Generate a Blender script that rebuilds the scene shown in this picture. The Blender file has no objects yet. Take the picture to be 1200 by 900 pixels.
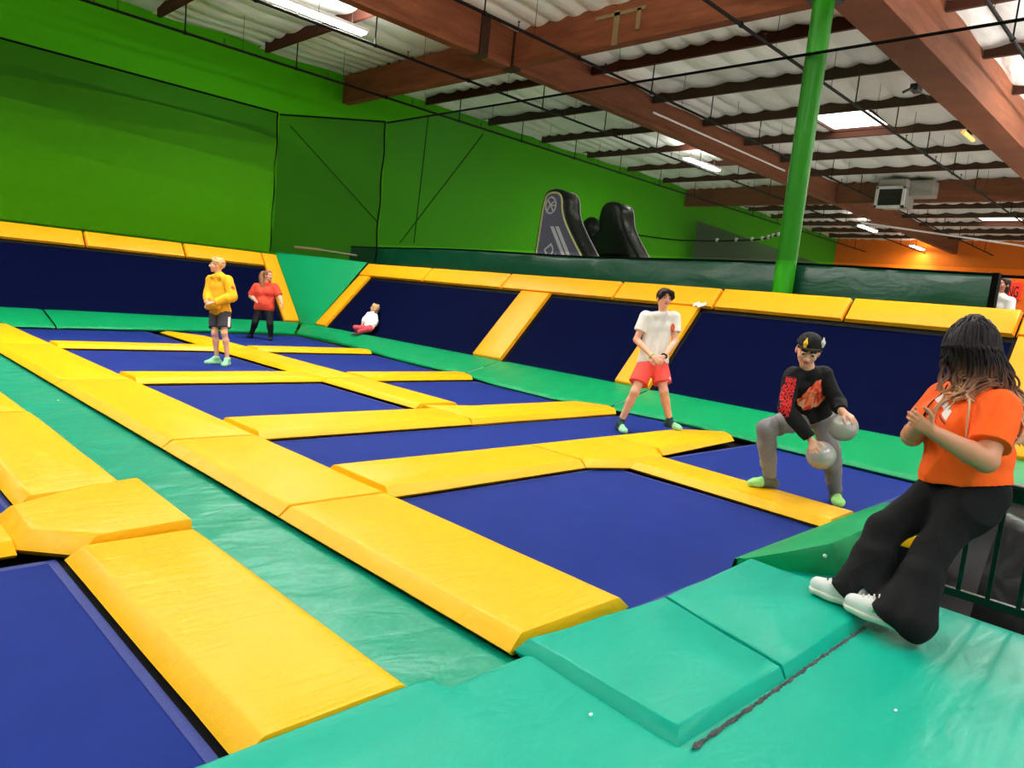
import bpy, bmesh, math, random
import numpy as np
from mathutils import Vector, Matrix
random.seed(7)
C = bpy.context.scene.collection
PI = math.pi
ARRAY = np.array

# ---------------------------------------------------------------- tagging
def tag(o, label, cat=None, group=None, kind=None):
    if label: o['label'] = label
    if cat: o['category'] = cat
    if group: o['group'] = group
    if kind: o['kind'] = kind
    return o

def thing(name, label, cat, loc=(0, 0, 0), group=None):
    o = bpy.data.objects.new(name, None)
    o.empty_display_size = .2
    C.objects.link(o)
    o.location = loc
    return tag(o, label, cat, group)

def obj(name, me, m=None, parent=None, smooth=False, angle=None):
    """link a mesh (or bmesh) as ONE object; world-space coordinates are kept relative to the parent's location"""
    if isinstance(me, bmesh.types.BMesh):
        b = me
        me = bpy.data.meshes.new(name)
        b.normal_update()
        b.to_mesh(me)
        b.free()
    o = bpy.data.objects.new(name, me)
    C.objects.link(o)
    if m is not None:
        for q in (m if isinstance(m, (list, tuple)) else [m]):
            me.materials.append(q)
    if smooth:
        for p in me.polygons: p.use_smooth = True
        if angle:
            try: me.set_sharp_from_angle(angle=math.radians(angle))
            except Exception: pass
    if parent is not None:
        o.parent = parent
        root = parent
        off = Vector((0, 0, 0))
        while root is not None:
            off += root.location
            root = root.parent
        me.transform(Matrix.Translation(-off))
    return o

def struct(name, me, m, **k):
    o = obj(name, me, m, **k)
    o['kind'] = 'structure'
    return o

def single(name, me, m, label, cat, group=None, **k):
    """a thing made of one mesh: origin is put at the centre of its base"""
    o = obj(name, me, m, **k)
    vs = [v.co for v in o.data.vertices]
    c = Vector(((min(v.x for v in vs) + max(v.x for v in vs)) / 2, (min(v.y for v in vs) + max(v.y for v in vs)) / 2, min(v.z for v in vs)))
    o.data.transform(Matrix.Translation(-c))
    o.location = c
    return tag(o, label, cat, group)

# ---------------------------------------------------------------- mesh helpers
def box(b, x0, x1, y0, y1, z0, z1):
    v = [b.verts.new((x, y, z)) for z in (z0, z1) for x, y in ((x0, y0), (x1, y0), (x1, y1), (x0, y1))]
    for f in ((3, 2, 1, 0), (4, 5, 6, 7), (0, 1, 5, 4), (1, 2, 6, 5), (2, 3, 7, 6), (3, 0, 4, 7)):
        b.faces.new([v[i] for i in f])
    return v

def bevel_all(b, w, seg=2):
    bmesh.ops.bevel(b, geom=list(b.edges), offset=w, segments=seg, affect='EDGES', profile=.6)

def bx(x0, x1, y0, y1, z0, z1, bev=0):
    b = bmesh.new()
    box(b, x0, x1, y0, y1, z0, z1)
    if bev: bevel_all(b, bev)
    return b

def tube(b, pts, r, n=8, caps=True, closed=False):
    pts = [Vector(p) for p in pts]
    rs = r if isinstance(r, (list, tuple)) else [r] * len(pts)
    rings = []
    up = None
    for i, p in enumerate(pts):
        if closed: t = pts[(i + 1) % len(pts)] - pts[i - 1]
        elif i == 0: t = pts[1] - p
        elif i == len(pts) - 1: t = p - pts[i - 1]
        else: t = (pts[i + 1] - p).normalized() + (p - pts[i - 1]).normalized()
        if t.length < 1e-9: t = Vector((0, 0, 1))
        t.normalize()
        if up is None: up = Vector((0, 0, 1)) if abs(t.z) < .9 else Vector((1, 0, 0))
        s = t.cross(up)
        if s.length < 1e-6: s = t.cross(Vector((0, 1, 0)))
        s.normalize(); u = s.cross(t); up = u
        rings.append([b.verts.new(p + (s * math.cos(a) + u * math.sin(a)) * rs[i]) for a in [2 * PI * k / n for k in range(n)]])
    m = len(rings)
    for i in range(m if closed else m - 1):
        q, w = rings[i], rings[(i + 1) % m]
        for k in range(n):
            b.faces.new((q[k], q[(k + 1) % n], w[(k + 1) % n], w[k]))
    if caps and not closed:
        b.faces.new(rings[0][::-1]); b.faces.new(rings[-1])
    return b

def tb(pts, r, n=8, **k):
    b = bmesh.new()
    return tube(b, pts, r, n, **k)

def inset_poly(P, d):
    """move every edge of a ccw 2-D polygon inwards by d (a number, or one number per edge i -> i+1)"""
    n = len(P); out = []
    D = d if isinstance(d, (list, tuple)) else [d] * n
    for i in range(n):
        a, p, c = ARRAY(P[i - 1], float), ARRAY(P[i], float), ARRAY(P[(i + 1) % n], float)
        e1 = (p - a) / np.linalg.norm(p - a); e2 = (c - p) / np.linalg.norm(c - p)
        n1 = ARRAY((-e1[1], e1[0])); n2 = ARRAY((-e2[1], e2[0]))
        d1, d2 = D[i - 1], D[i]
        cr = e1[0] * e2[1] - e1[1] * e2[0]
        if abs(cr) < .05: out.append(tuple(p + (n1 * d1 + n2 * d2) / 2)); continue
        q1 = p + n1 * d1; q2 = p + n2 * d2
        w = q2 - q1; t = (w[0] * e2[1] - w[1] * e2[0]) / cr
        out.append(tuple(q1 + e1 * t))
    return out

def ccw(P):
    a = sum(P[i - 1][0] * P[i][1] - P[i][0] * P[i - 1][1] for i in range(len(P)))
    return list(P) if a > 0 else list(P)[::-1]

def densify(P, step, wob, rnd):
    out = []
    n = len(P)
    for i in range(n):
        a, c = ARRAY(P[i], float), ARRAY(P[(i + 1) % n], float)
        L = np.linalg.norm(c - a); k = max(1, int(L / step))
        e = (c - a) / L; nn = ARRAY((-e[1], e[0]))
        for j in range(k):
            w = 0 if j == 0 else rnd.uniform(-wob, wob)
            out.append(tuple(a + (c - a) * j / k + nn * w))
    return out

def pad_bm(P, T, bev=.07, crown=.006, frame=None, bottom=True, wob=.004, step=.35, seed=1, butt=None):
    """upholstered pad: convex 2-D outline P (metres), thickness T; sloped sides, soft shoulder, slightly crowned top.
    frame(u, v, h) places it in the world"""
    if frame is None: frame = lambda u, v, h: (u, v, h)
    rnd = random.Random(seed)
    P = ccw(P)
    n0 = len(P)
    def isbutt(i):
        e = abs(P[(i + 1) % n0][0] - P[i][0]), abs(P[(i + 1) % n0][1] - P[i][1])
        return (butt == 'x' and e[0] > e[1]) or (butt == 'y' and e[1] > e[0]) or (isinstance(butt, (list, tuple)) and i in butt)
    FAC = [.16 if butt and isbutt(i) else 1. for i in range(n0)]
    D = densify(P, step, wob, rnd)
    cx = sum(p[0] for p in D) / len(D); cy = sum(p[1] for p in D) / len(D)
    half = min(min(abs((cx - P[i][0]) * (P[(i + 1) % len(P)][1] - P[i][1]) - (cy - P[i][1]) * (P[(i + 1) % len(P)][0] - P[i][0])) / max(1e-6, math.dist(P[i], P[(i + 1) % len(P)])) for i in range(len(P))), 9)
    bev = min(bev, half * .3)
    prof = [(bev * .28, 0), (0, T * .26), (bev * .80, T * .93), (bev, T * .985), (bev * 1.3, T), (min(half * .5, bev * 1.3 + .06), T + crown * .5)]
    b = bmesh.new(); rings = []
    for d, h in prof:
        Q = inset_poly_dense(P, D, [d * f for f in FAC])
        rings.append([b.verts.new(frame(q[0], q[1], h + (rnd.uniform(-.0015, .0015) if 0 < h else 0))) for q in Q])
    n = len(D)
    for r0, r1 in zip(rings, rings[1:]):
        for k in range(n): b.faces.new((r0[k], r0[(k + 1) % n], r1[(k + 1) % n], r1[k]))
    c = b.verts.new(frame(cx, cy, T + crown))
    for k in range(n): b.faces.new((rings[-1][k], rings[-1][(k + 1) % n], c))
    if bottom:
        try: b.faces.new(rings[0][::-1])
        except ValueError: pass
    return b

def inset_poly_dense(P, D, d):
    """inset the densified outline D of convex P by d: each point scaled by the inset of its own polygon"""
    if not any(d): return list(D)
    Q = inset_poly(P, d)
    n = len(P); out = []
    # each D point lies near an edge of P; map by edge parameter
    for p in D:
        best = None
        for i in range(n):
            a, c = ARRAY(P[i]), ARRAY(P[(i + 1) % n])
            e = c - a; L2 = e @ e; t = max(0, min(1, ((ARRAY(p) - a) @ e) / L2))
            dist = np.linalg.norm(a + e * t - ARRAY(p))
            if best is None or dist < best[0] - 1e-9: best = (dist, i, t, ARRAY(p) - (a + e * t))
        _, i, t, off = best
        a, c = ARRAY(Q[i]), ARRAY(Q[(i + 1) % n])
        out.append(tuple(a + (c - a) * t + off))
    return out

def grid_bm(f, nu, nv, two=False):
    b = bmesh.new()
    v = [[b.verts.new(f(i / nu, j / nv)) for j in range(nv + 1)] for i in range(nu + 1)]
    for i in range(nu):
        for j in range(nv):
            b.faces.new((v[i][j], v[i + 1][j], v[i + 1][j + 1], v[i][j + 1]))
    return b

def catmull(P, n):
    P = [ARRAY(p, float) for p in P]; P = [2 * P[0] - P[1]] + P + [2 * P[-1] - P[-2]]; out = []
    for i in range(1, len(P) - 2):
        for k in range(n):
            t = k / n; a, b, c, d = P[i - 1:i + 3]
            out.append(.5 * (2 * b + (c - a) * t + (2 * a - 5 * b + 4 * c - d) * t * t + (3 * b - a - 3 * c + d) * t ** 3))
    out.append(P[-2]); return out

# ---------------------------------------------------------------- materials
def srgb(h):
    r, g, b = h
    f = lambda c: (c / 255 / 12.92 if c / 255 <= .04045 else ((c / 255 + .055) / 1.055) ** 2.4)
    return (f(r), f(g), f(b), 1)

def new_mat(name):
    m = bpy.data.materials.new(name); m.use_nodes = True
    nt = m.node_tree; p = nt.nodes['Principled BSDF']
    return m, nt, p

def N(nt, t, **kw):
    n = nt.nodes.new(t)
    for k, v in kw.items():
        if k in n.inputs: n.inputs[k].default_value = v
        else: setattr(n, k, v)
    return n

def coords(nt, scale=(1, 1, 1), rot=(0, 0, 0), kind='Object'):
    t = nt.nodes.new('ShaderNodeTexCoord'); m = nt.nodes.new('ShaderNodeMapping')
    m.inputs['Scale'].default_value = scale; m.inputs['Rotation'].default_value = rot
    nt.links.new(t.outputs[kind], m.inputs['Vector'])
    return m.outputs['Vector']

def mat(name, col, rough=.5, var=.12, scale=3., stretch=(1, 1, 1), bump=0., bscale=8., bstretch=None, metal=0., spec=.2, coat=0., fine=0., fscale=200., rot=(0, 0, 0)):
    """colour with slight mottling, stretched-noise bump (wrinkles) and a fine weave/grain bump"""
    m, nt, p = new_mat(name)
    c = srgb(col) if max(col[:3]) > 1.0001 else (*col[:3], 1)
    L = nt.links
    nz = N(nt, 'ShaderNodeTexNoise', Scale=scale, Detail=5., Roughness=.6)
    L.new(coords(nt, stretch, rot), nz.inputs['Vector'])
    mix = nt.nodes.new('ShaderNodeMix'); mix.data_type = 'RGBA'
    mix.inputs[6].default_value = tuple(x * (1 - var) for x in c[:3]) + (1,)
    mix.inputs[7].default_value = tuple(min(1, x * (1 + var)) for x in c[:3]) + (1,)
    L.new(nz.outputs[0], mix.inputs[0]); L.new(mix.outputs[2], p.inputs['Base Color'])
    p.inputs['Roughness'].default_value = rough; p.inputs['Metallic'].default_value = metal
    p.inputs['Specular IOR Level'].default_value = spec
    if coat: p.inputs['Coat Weight'].default_value = coat; p.inputs['Coat Roughness'].default_value = .15
    prev = None
    if bump:
        n2 = N(nt, 'ShaderNodeTexNoise', Scale=bscale, Detail=3., Roughness=.5, Distortion=.4)
        L.new(coords(nt, bstretch or stretch, rot), n2.inputs['Vector'])
        bp = N(nt, 'ShaderNodeBump', Strength=1., Distance=bump); L.new(n2.outputs[0], bp.inputs['Height'])
        prev = bp
    if fine:
        n3 = N(nt, 'ShaderNodeTexNoise', Scale=fscale, Detail=2.)
        L.new(coords(nt), n3.inputs['Vector'])
        b3 = N(nt, 'ShaderNodeBump', Strength=1., Distance=fine); L.new(n3.outputs[0], b3.inputs['Height'])
        if prev: L.new(prev.outputs[0], b3.inputs['Normal'])
        prev = b3
    if prev: L.new(prev.outputs[0], p.inputs['Normal'])
    return m

def emit(name, col, power):
    m, nt, p = new_mat(name)
    p.inputs['Base Color'].default_value = (*col, 1)
    p.inputs['Emission Color'].default_value = (*col, 1)
    p.inputs['Emission Strength'].default_value = power
    return m

def netting(name, col, dens):
    """fine knotless netting: too fine to resolve, so a constant share of threads and holes"""
    m, nt, p = new_mat(name)
    p.inputs['Base Color'].default_value = (*col, 1); p.inputs['Roughness'].default_value = .9
    p.inputs['Specular IOR Level'].default_value = .1
    tr = nt.nodes.new('ShaderNodeBsdfTransparent'); mx = nt.nodes.new('ShaderNodeMixShader')
    mx.inputs[0].default_value = dens
    nt.links.new(tr.outputs[0], mx.inputs[1]); nt.links.new(p.outputs[0], mx.inputs[2])
    nt.links.new(mx.outputs[0], nt.nodes['Material Output'].inputs['Surface'])
    return m
# ---------------------------------------------------------------- camera
cam = bpy.data.cameras.new('camera'); camo = bpy.data.objects.new('camera', cam); C.objects.link(camo)
R0, R1, R2 = Vector((0.704691, -0.702315, 0.100816)), Vector((-0.013444, -0.155283, -0.987779)), Vector((0.709386, 0.694724, -0.118869))
M = Matrix.Identity(4)
for i in range(3):
    M[i][0] = R0[i]; M[i][1] = -R1[i]; M[i][2] = -R2[i]
M[2][3] = 1.42
camo.matrix_world = M
cam.sensor_width = 36; cam.lens = 851.1 / 1200 * 36; cam.clip_start = .05; cam.clip_end = 300
bpy.context.scene.camera = camo

# ---------------------------------------------------------------- materials of the court
YEL = mat('yellow_vinyl', (240, 178, 10), .42, .05, 2.5, (1, 1, 1), bump=.007, bscale=5., bstretch=(.5, 2.6, 1), fine=.0005, fscale=160, spec=.2)
YEL2 = mat('amber_vinyl', (243, 164, 16), .45, .05, 2.5, bump=.008, bscale=4., spec=.25)
GRN = mat('green_vinyl', (0, 152, 130), .42, .06, 2.2, bump=.012, bscale=3.5, bstretch=(.7, 1.8, 1), fine=.0005, fscale=160, spec=.16)
GRN2 = mat('emerald_vinyl', (0, 136, 82), .45, .06, 2.2, bump=.01, bscale=3., spec=.18)
RUN = mat('teal_vinyl', (0, 138, 110), .36, .08, 2.5, (1, .5, 1), bump=.02, bscale=2.6, bstretch=(1.1, 2.4, 1), fine=.0006, fscale=160, rot=(0, 0, .5), spec=.3)
DKG = mat('dark_green_vinyl', (0, 60, 40), .36, .15, 1.6, bump=.03, bscale=1.6, bstretch=(1, .8, 1.6), spec=.4)
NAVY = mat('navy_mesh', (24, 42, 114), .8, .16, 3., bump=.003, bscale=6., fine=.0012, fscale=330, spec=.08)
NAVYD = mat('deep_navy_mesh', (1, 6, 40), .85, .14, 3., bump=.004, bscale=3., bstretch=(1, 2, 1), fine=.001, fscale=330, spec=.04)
BLK = mat('black_webbing', (10, 10, 13), .8, .2, 30., spec=.2)
WEB = mat('navy_stitching', (40, 52, 120), .7, .5, 120., (1, 1, 1), spec=.3)
DECK = mat('black_deck', (9, 9, 11), .9, .2, 4., spec=.15)

# ---------------------------------------------------------------- floors
struct('floor', bx(-9, 11.9, -9, 20.2, -1.15, -.95), mat('dark_concrete', (34, 33, 36), .8, .2, 1.))
struct('floor_far', bx(11.9, 52, -9, 20.2, -1.15, -.95), mat('bounce_floor', (186, 184, 180), .7, .1, 1.))  # unseen floor, made pale to bounce light onto the ceiling
b = bmesh.new(); box(b, -3.2, 9.6, 1.6, 17.3, -.3, -.16)
struct('floor_court_deck', b, DECK)
b = bmesh.new(); box(b, -3.2, 4.62, -3.6, 1.6, -.3, -.10)
struct('floor_platform_deck', b, DECK)

def flat_frame(z): return lambda u, v, h: (u, v, z + h)
SEED = [10]
def pad(name, P, T, z, m, label, cat='pad', group=None, **k):
    SEED[0] += 1
    return single(name, pad_bm(P, T, frame=flat_frame(z), seed=SEED[0], **k), m, label, cat, group, smooth=True, angle=50)

# teal walkway and near platform mat
def wrinkled(x0, x1, y0, y1, z, nx, ny, amp, seed, edge=.05, drop=.05):
    rnd = random.Random(seed)
    W = [(rnd.uniform(.6, 2.4), rnd.uniform(-4, 4), rnd.uniform(0, 6.3), rnd.uniform(.3, 1)) for _ in range(9)]
    def f(s, t):
        x = x0 + (x1 - x0) * s; y = y0 + (y1 - y0) * t
        h = 0
        for a, c, ph, w in W:
            h += w * (max(0, math.sin(a * 3 * y + c * x + ph + .5 * math.sin(1.7 * x + ph))) ** 6)
        d = min(x - x0, x1 - x, y - y0, y1 - y)
        return (x, y, z + amp * h * min(1, max(0, min(x - x0, x1 - x) - .05) / .14) - drop * max(0, 1 - d / edge) ** 2)
    return grid_bm(f, nx, ny)
single('floor_mat', wrinkled(1.56, 2.24, 1.85, 16.0, -.104, 14, 300, .006, 3, .03, .03), RUN, 'long teal vinyl floor runner between the two rows of yellow pads', 'mat', smooth=True)
P0 = [(-3.2, -3.5), (4.55, -3.5), (4.55, 1.02), (4.35, 1.02), (4.35, 1.92), (-3.2, 1.92)]
def platform_h(x, y):
    rnd = math.sin(2.1 * x + 1.3 * y) * .5 + math.sin(3.7 * y - 1.1 * x + 2) * .5
    d = min(1.93 - y, 4.6 - x)
    roll = .042 * math.exp(-((1.93 - y) / .16) ** 2) * max(0, min(1, (1.75 - x) / .12))
    return -.035 + roll + .006 * rnd - .075 * max(0, 1 - d / (.035 if x < 1.7 and y > 1.5 else .10)) ** 2.2
single('floor_mat', grid_bm(lambda s, t: (lambda x, y: (x, y, platform_h(x, y)))(-3.2 + 7.8 * s, -3.5 + 5.43 * (1 - (1 - t) ** 1.5)), 156, 130), GRN, 'wide glossy green vinyl platform mat across the near foreground', 'mat', smooth=True)

# ---------------------------------------------------------------- trampolines (flat beds)
BEDS = []
def mat_z(x, y):
    for P, z, cx, cy in BEDS:
        x0, x1 = min(p[0] for p in P), max(p[0] for p in P); y0, y1 = min(p[1] for p in P), max(p[1] for p in P)
        if x0 < x < x1 and y0 < y < y1:
            return z - .012 * max(0, 1 - ((x - cx) / ((x1 - x0) / 2)) ** 2) * max(0, 1 - ((y - cy) / ((y1 - y0) / 2)) ** 2)
    return -.1
def bed(P, label, z=-.094, m=NAVY):
    P = ccw(P)
    cx = sum(p[0] for p in P) / len(P); cy = sum(p[1] for p in P) / len(P)
    BEDS.append((P, z, cx, cy))
    t = thing('trampoline', label, 'trampoline', (cx, cy, z), 'flat trampolines in the court')
    x0, x1 = min(p[0] for p in P), max(p[0] for p in P); y0, y1 = min(p[1] for p in P), max(p[1] for p in P)
    b = bmesh.new(); Q = inset_poly(P, .035)
    b.faces.new([b.verts.new((q[0], q[1], z)) for q in Q])
    bmesh.ops.triangulate(b, faces=list(b.faces)); bmesh.ops.subdivide_edges(b, edges=list(b.edges), cuts=3, use_grid_fill=True)
    for v in b.verts:      # slight sag towards the middle
        dx = (v.co.x - cx) / max(.1, (x1 - x0) / 2); dy = (v.co.y - cy) / max(.1, (y1 - y0) / 2)
        v.co.z -= .012 * max(0, 1 - dx * dx) * max(0, 1 - dy * dy)
    obj('mat', b, m, t, smooth=True)
    for nm, d0, d1, dz, mm in (('webbing', .034, .075, .002, WEB), ('spring_cover', -.012, .036, -.012, BLK)):
        b = bmesh.new(); A = inset_poly(P, d0); B = inset_poly(P, d1)
        va = [b.verts.new((q[0], q[1], z + dz)) for q in A]; vb = [b.verts.new((q[0], q[1], z + dz)) for q in B]
        n = len(P)
        for k in range(n): b.faces.new((va[k], va[(k + 1) % n], vb[(k + 1) % n], vb[k]))
        obj(nm, b, mm, t)
    return t
bed([(2.93, 1.9), (5.62, 1.9), (5.62, 4.08), (2.93, 4.08)], 'large blue trampoline bed in front, nearest the green corner pads')
bed([(6.2, 1.99), (8.6, 1.99), (8.6, 4.08), (6.2, 4.08)], 'blue trampoline bed behind the crouching man holding two balls')
bed([(2.93, 4.82), (8.7, 4.82), (8.7, 6.04), (2.93, 6.04)], 'long narrow blue trampoline bed crossing the court behind the teenager in white')
bed([(2.93, 6.76), (5.5, 6.76), (5.5, 9.22), (2.93, 9.22)], 'blue trampoline bed in the middle, in front of the boy in the yellow hoodie')
bed([(6.2, 6.76), (8.33, 6.76), (8.5, 9.22), (6.2, 9.22)], 'blue trampoline bed beside the green band, below the first angled panel strip')
bed([(2.93, 9.86), (5.5, 9.86), (5.5, 12.76), (2.93, 12.76)], 'blue trampoline bed that the boy in the yellow hoodie stands on')
bed([(6.2, 9.86), (8.6, 9.86), (8.85, 12.76), (6.2, 12.76)], 'small-looking blue trampoline bed below the child lying on the angled wall')
bed([(2.93, 13.3), (5.5, 13.3), (5.5, 16.3), (2.93, 16.0)], 'far left blue trampoline bed under the back angled wall')
bed([(6.2, 13.3), (8.98, 13.3), (9.14, 16.6), (7.4, 16.6), (6.2, 16.4)], 'far blue trampoline bed that the woman in the coral top stands on')
bed([(-1.9, 1.9), (.98, 1.9), (.98, 3.98), (-1.9, 3.98)], 'blue trampoline bed cut off by the lower left corner of the picture')
bed([(-1.9, 4.62), (.98, 4.62), (.98, 7.0), (-1.9, 7.0)], 'sliver of blue trampoline bed at the left picture edge behind the yellow cross pad')

# ---------------------------------------------------------------- yellow pads
T = .086; Z = -.087
G = 'yellow edge pads between the flat trampolines'
def yp(P, label, **k):
    w = max(p[0] for p in P) - min(p[0] for p in P); h = max(p[1] for p in P) - min(p[1] for p in P)
    return pad('edge_pad', P, T, Z, YEL, label, 'pad', G, bev=k.pop('bev', .085), butt=k.pop('butt', 'x' if h > w else 'y'), wob=k.pop('wob', .002), **k)
# strip along the teal runner (court side), near to far
X0, X1 = 2.15, 3.0
yp([(X0, 1.96), (X1, 1.96), (X1, 3.985), (X0, 3.985)], 'long yellow pad beside the teal runner, nearest, ending at the green corner pads')
yp([(X0, 4.0), (X1, 4.0), (X1, 5.94), (X0, 5.94)], 'yellow pad beside the teal runner, second from the green corner pads')
yp([(X0, 5.955), (X1, 5.955), (X1, 9.19), (X0, 9.19)], 'long yellow pad beside the teal runner, third from the green corner pads')
yp([(X0, 9.205), (X1, 9.205), (X1, 12.73), (X0, 12.73)], 'yellow pad beside the teal runner, level with the boy in the yellow hoodie')
yp([(X0, 12.745), (X1, 12.745), (X1, 15.95), (X0, 15.95)], 'farthest yellow pad beside the teal runner, reaching the back green band')
# cross pads
yp([(X1 + .005, 4.03), (5.2, 4.04), (5.2, 4.84), (X1 + .005, 4.86)], 'first yellow cross pad from the front, left half, behind the large front trampoline')
yp([(5.21, 4.04), (5.62, 3.86), (6.24, 3.86), (6.5, 4.08), (6.5, 4.84), (5.21, 4.84)], 'yellow junction pad in front of the teenager in white')
yp([(6.51, 4.06), (8.3, 4.2), (8.5, 4.5), (7.9, 4.84), (6.51, 4.84)], 'yellow pad end by the right foot of the teenager in white')
yp([(X1 + .005, 6.0), (5.55, 6.0), (5.55, 6.8), (X1 + .005, 6.82)], 'second yellow cross pad from the front, left half')
yp([(5.56, 6.0), (8.3, 6.02), (8.5, 6.32), (8.2, 6.8), (6.26, 6.8), (5.56, 6.98)], 'second yellow cross pad from the front, right half, left of the teenager in white')
yp([(X1 + .005, 9.21), (5.5, 9.2), (5.5, 9.9), (X1 + .005, 9.9)], 'yellow cross pad right in front of the boy in the yellow hoodie')
yp([(6.26, 9.2), (8.42, 9.2), (8.6, 9.6), (8.5, 9.85), (6.26, 9.85)], 'yellow cross pad below the angled wall with the lying child, ending at the green band')
yp([(X1 + .01, 12.76), (5.5, 12.76), (5.5, 13.32), (X1 + .01, 13.32)], 'far yellow cross pad behind the boy in the yellow hoodie')
yp([(6.26, 12.76), (8.75, 12.76), (8.88, 13.1), (8.75, 13.32), (6.26, 13.32)], 'far yellow cross pad in front of the woman in the coral top')
# middle strip, between the left and right rows of beds
yp([(5.54, 1.958), (6.12, 1.958), (6.25, 3.85), (5.63, 3.85)], 'yellow strip pad that the crouching man stands over')
yp([(5.5, 7.0), (6.22, 7.01), (6.25, 9.19), (5.5, 9.19)], 'middle yellow strip pad between the two mid court trampolines')
yp([(5.51, 9.2), (6.25, 9.2), (6.25, 12.75), (5.51, 12.75)], 'middle yellow strip pad right of the boy in the yellow hoodie')
yp([(5.51, 12.76), (6.25, 12.76), (6.2, 14.9), (5.6, 15.9)], 'farthest middle yellow strip pad, pointed end, left of the woman in the coral top')
# left strip beside the runner
A0, A1 = .9, 1.64
yp([(A0 + .06, 1.92), (A1, 1.92), (A1, 3.85), (A0 + .06, 3.85)], 'broad yellow pad in the left foreground along the near trampoline')
pad('edge_pad', [(A0 - .1, 4.08), (A0 + .12, 3.86), (A1 - .04, 3.91), (A1 - .02, 4.86), (A0 + .1, 4.72), (A0 - .1, 4.6)], T + .03, Z, YEL, 'raised yellow junction pad in the left foreground', 'pad', G, bev=.09, butt=[1, 2, 3])
yp([(A0 + .04, 4.78), (A1 - .06, 4.88), (A1 - .04, 7.35), (A0 + .04, 7.35)], 'yellow pad at the left picture edge behind the raised junction pad')
yp([(A0 + .04, 7.365), (A1 - .06, 7.365), (A1 - .06, 10.), (A0 + .04, 10.)], 'yellow pad at the left picture edge, farthest up the left row')
yp([(-1.9, 4.02), (A0 - .1, 4.02), (A0 - .1, 4.56), (-1.9, 4.56)], 'short yellow cross pad cut off by the left picture edge')

# ---------------------------------------------------------------- green corner pads in front
BUTT = [[1], [3]]
pad('landing_pad', [(2.13, 1.12), (2.9, 1.09), (3.11, 1.86), (2.16, 1.94)], .085, -.07, GRN, 'thick green landing pad with a sharp front corner, left of the pair', 'pad', 'green landing pads', bev=.045, crown=.014, wob=.008, step=.2, butt=BUTT.pop(0))
pad('landing_pad', [(2.912, 1.09), (4.10, 1.09), (4.13, 1.90), (3.122, 1.86)], .085, -.07, GRN, 'thick green landing pad under the feet of the woman in orange', 'pad', 'green landing pads', bev=.045, crown=.014, wob=.008, step=.2, butt=BUTT.pop(0))
# worn grey hook strip along the seam in front of the pads
GREYFUZZ = mat('grey_hook_strip', (74, 74, 76), .95, .5, 60., bump=.01, bscale=90.)
b = bmesh.new(); rnd = random.Random(4)
pts = [(2.16 + 1.62 * k / 120, 1.090 + rnd.uniform(-.003, .003), -.024 + rnd.uniform(-.004, .004)) for k in range(121)]
def hook(s, q):
    k = int(round(s * 120)); p = pts[k]; r_ = random.Random(k * 7 + 1)
    w = .007 + .004 * r_.random() + .003 * math.sin(k * .7)
    return (p[0], p[1] + (q - .5) * 2 * w, -.033 + (.006 + .006 * r_.random()) * (1 - (2 * q - 1) ** 2))
b.free(); b = grid_bm(hook, 120, 4)
single('hook_strip', b, GREYFUZZ, 'worn grey hook strip showing in the seam before the green landing pads', 'strip')

# bolster pad that rises to the right of the landing pads
def bolster(s, t):
    x = 4.12 + 2.3 * s ** 1.4
    w = min(1, (x - 4.12) / .32) ** .7
    k = min(7, int(round(t * 7)))
    y = [1.99, 1.975, 1.86, 1.68, 1.54, 1.505, 1.48, 1.50][k]; y = 1.95 + (y - 1.95) * w if k > 1 else y
    z = [-.1, -.03, .045, .105, .145, .105, -.02, -.1][k]; z = -.03 + (z + .03) * w if 1 < k < 6 else z
    return (x, y + .008 * math.sin(x * 17) * (k > 4), z)
b = grid_bm(bolster, 40, 7)
single('wedge_pad', b, GRN2, 'sloping green wedge pad behind the feet of the woman in orange', 'pad', smooth=True, angle=40)
wp = bpy.data.objects['wedge_pad']; q = bmesh.new(); bmesh.ops.create_uvsphere(q, u_segments=10, v_segments=6, radius=.012)
for v in q.verts: v.co = v.co + Vector((4.36, 1.535, .085))
obj('snap_button', q, mat('white_button', (225, 225, 222), .5), wp, smooth=True)

SPECK = mat('white_lint', (240, 240, 238), .8)
for (x, y, z), lab in (((2.02, 1.42, -.03), 'tiny white speck on the green platform left of the landing pad'), ((3.05, .72, -.03), 'tiny white speck on the green platform before the landing pads'), ((1.95, 8.2, -.066), 'tiny white speck on the teal runner far up the court')):
    q = bmesh.new(); bmesh.ops.create_icosphere(q, subdivisions=1, radius=.011)
    for v in q.verts: v.co = Vector((x + v.co.x, y + v.co.y * .6, z + .006 + v.co.z * .5))
    single('paper_crumb', q, SPECK, lab, 'crumb')
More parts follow.
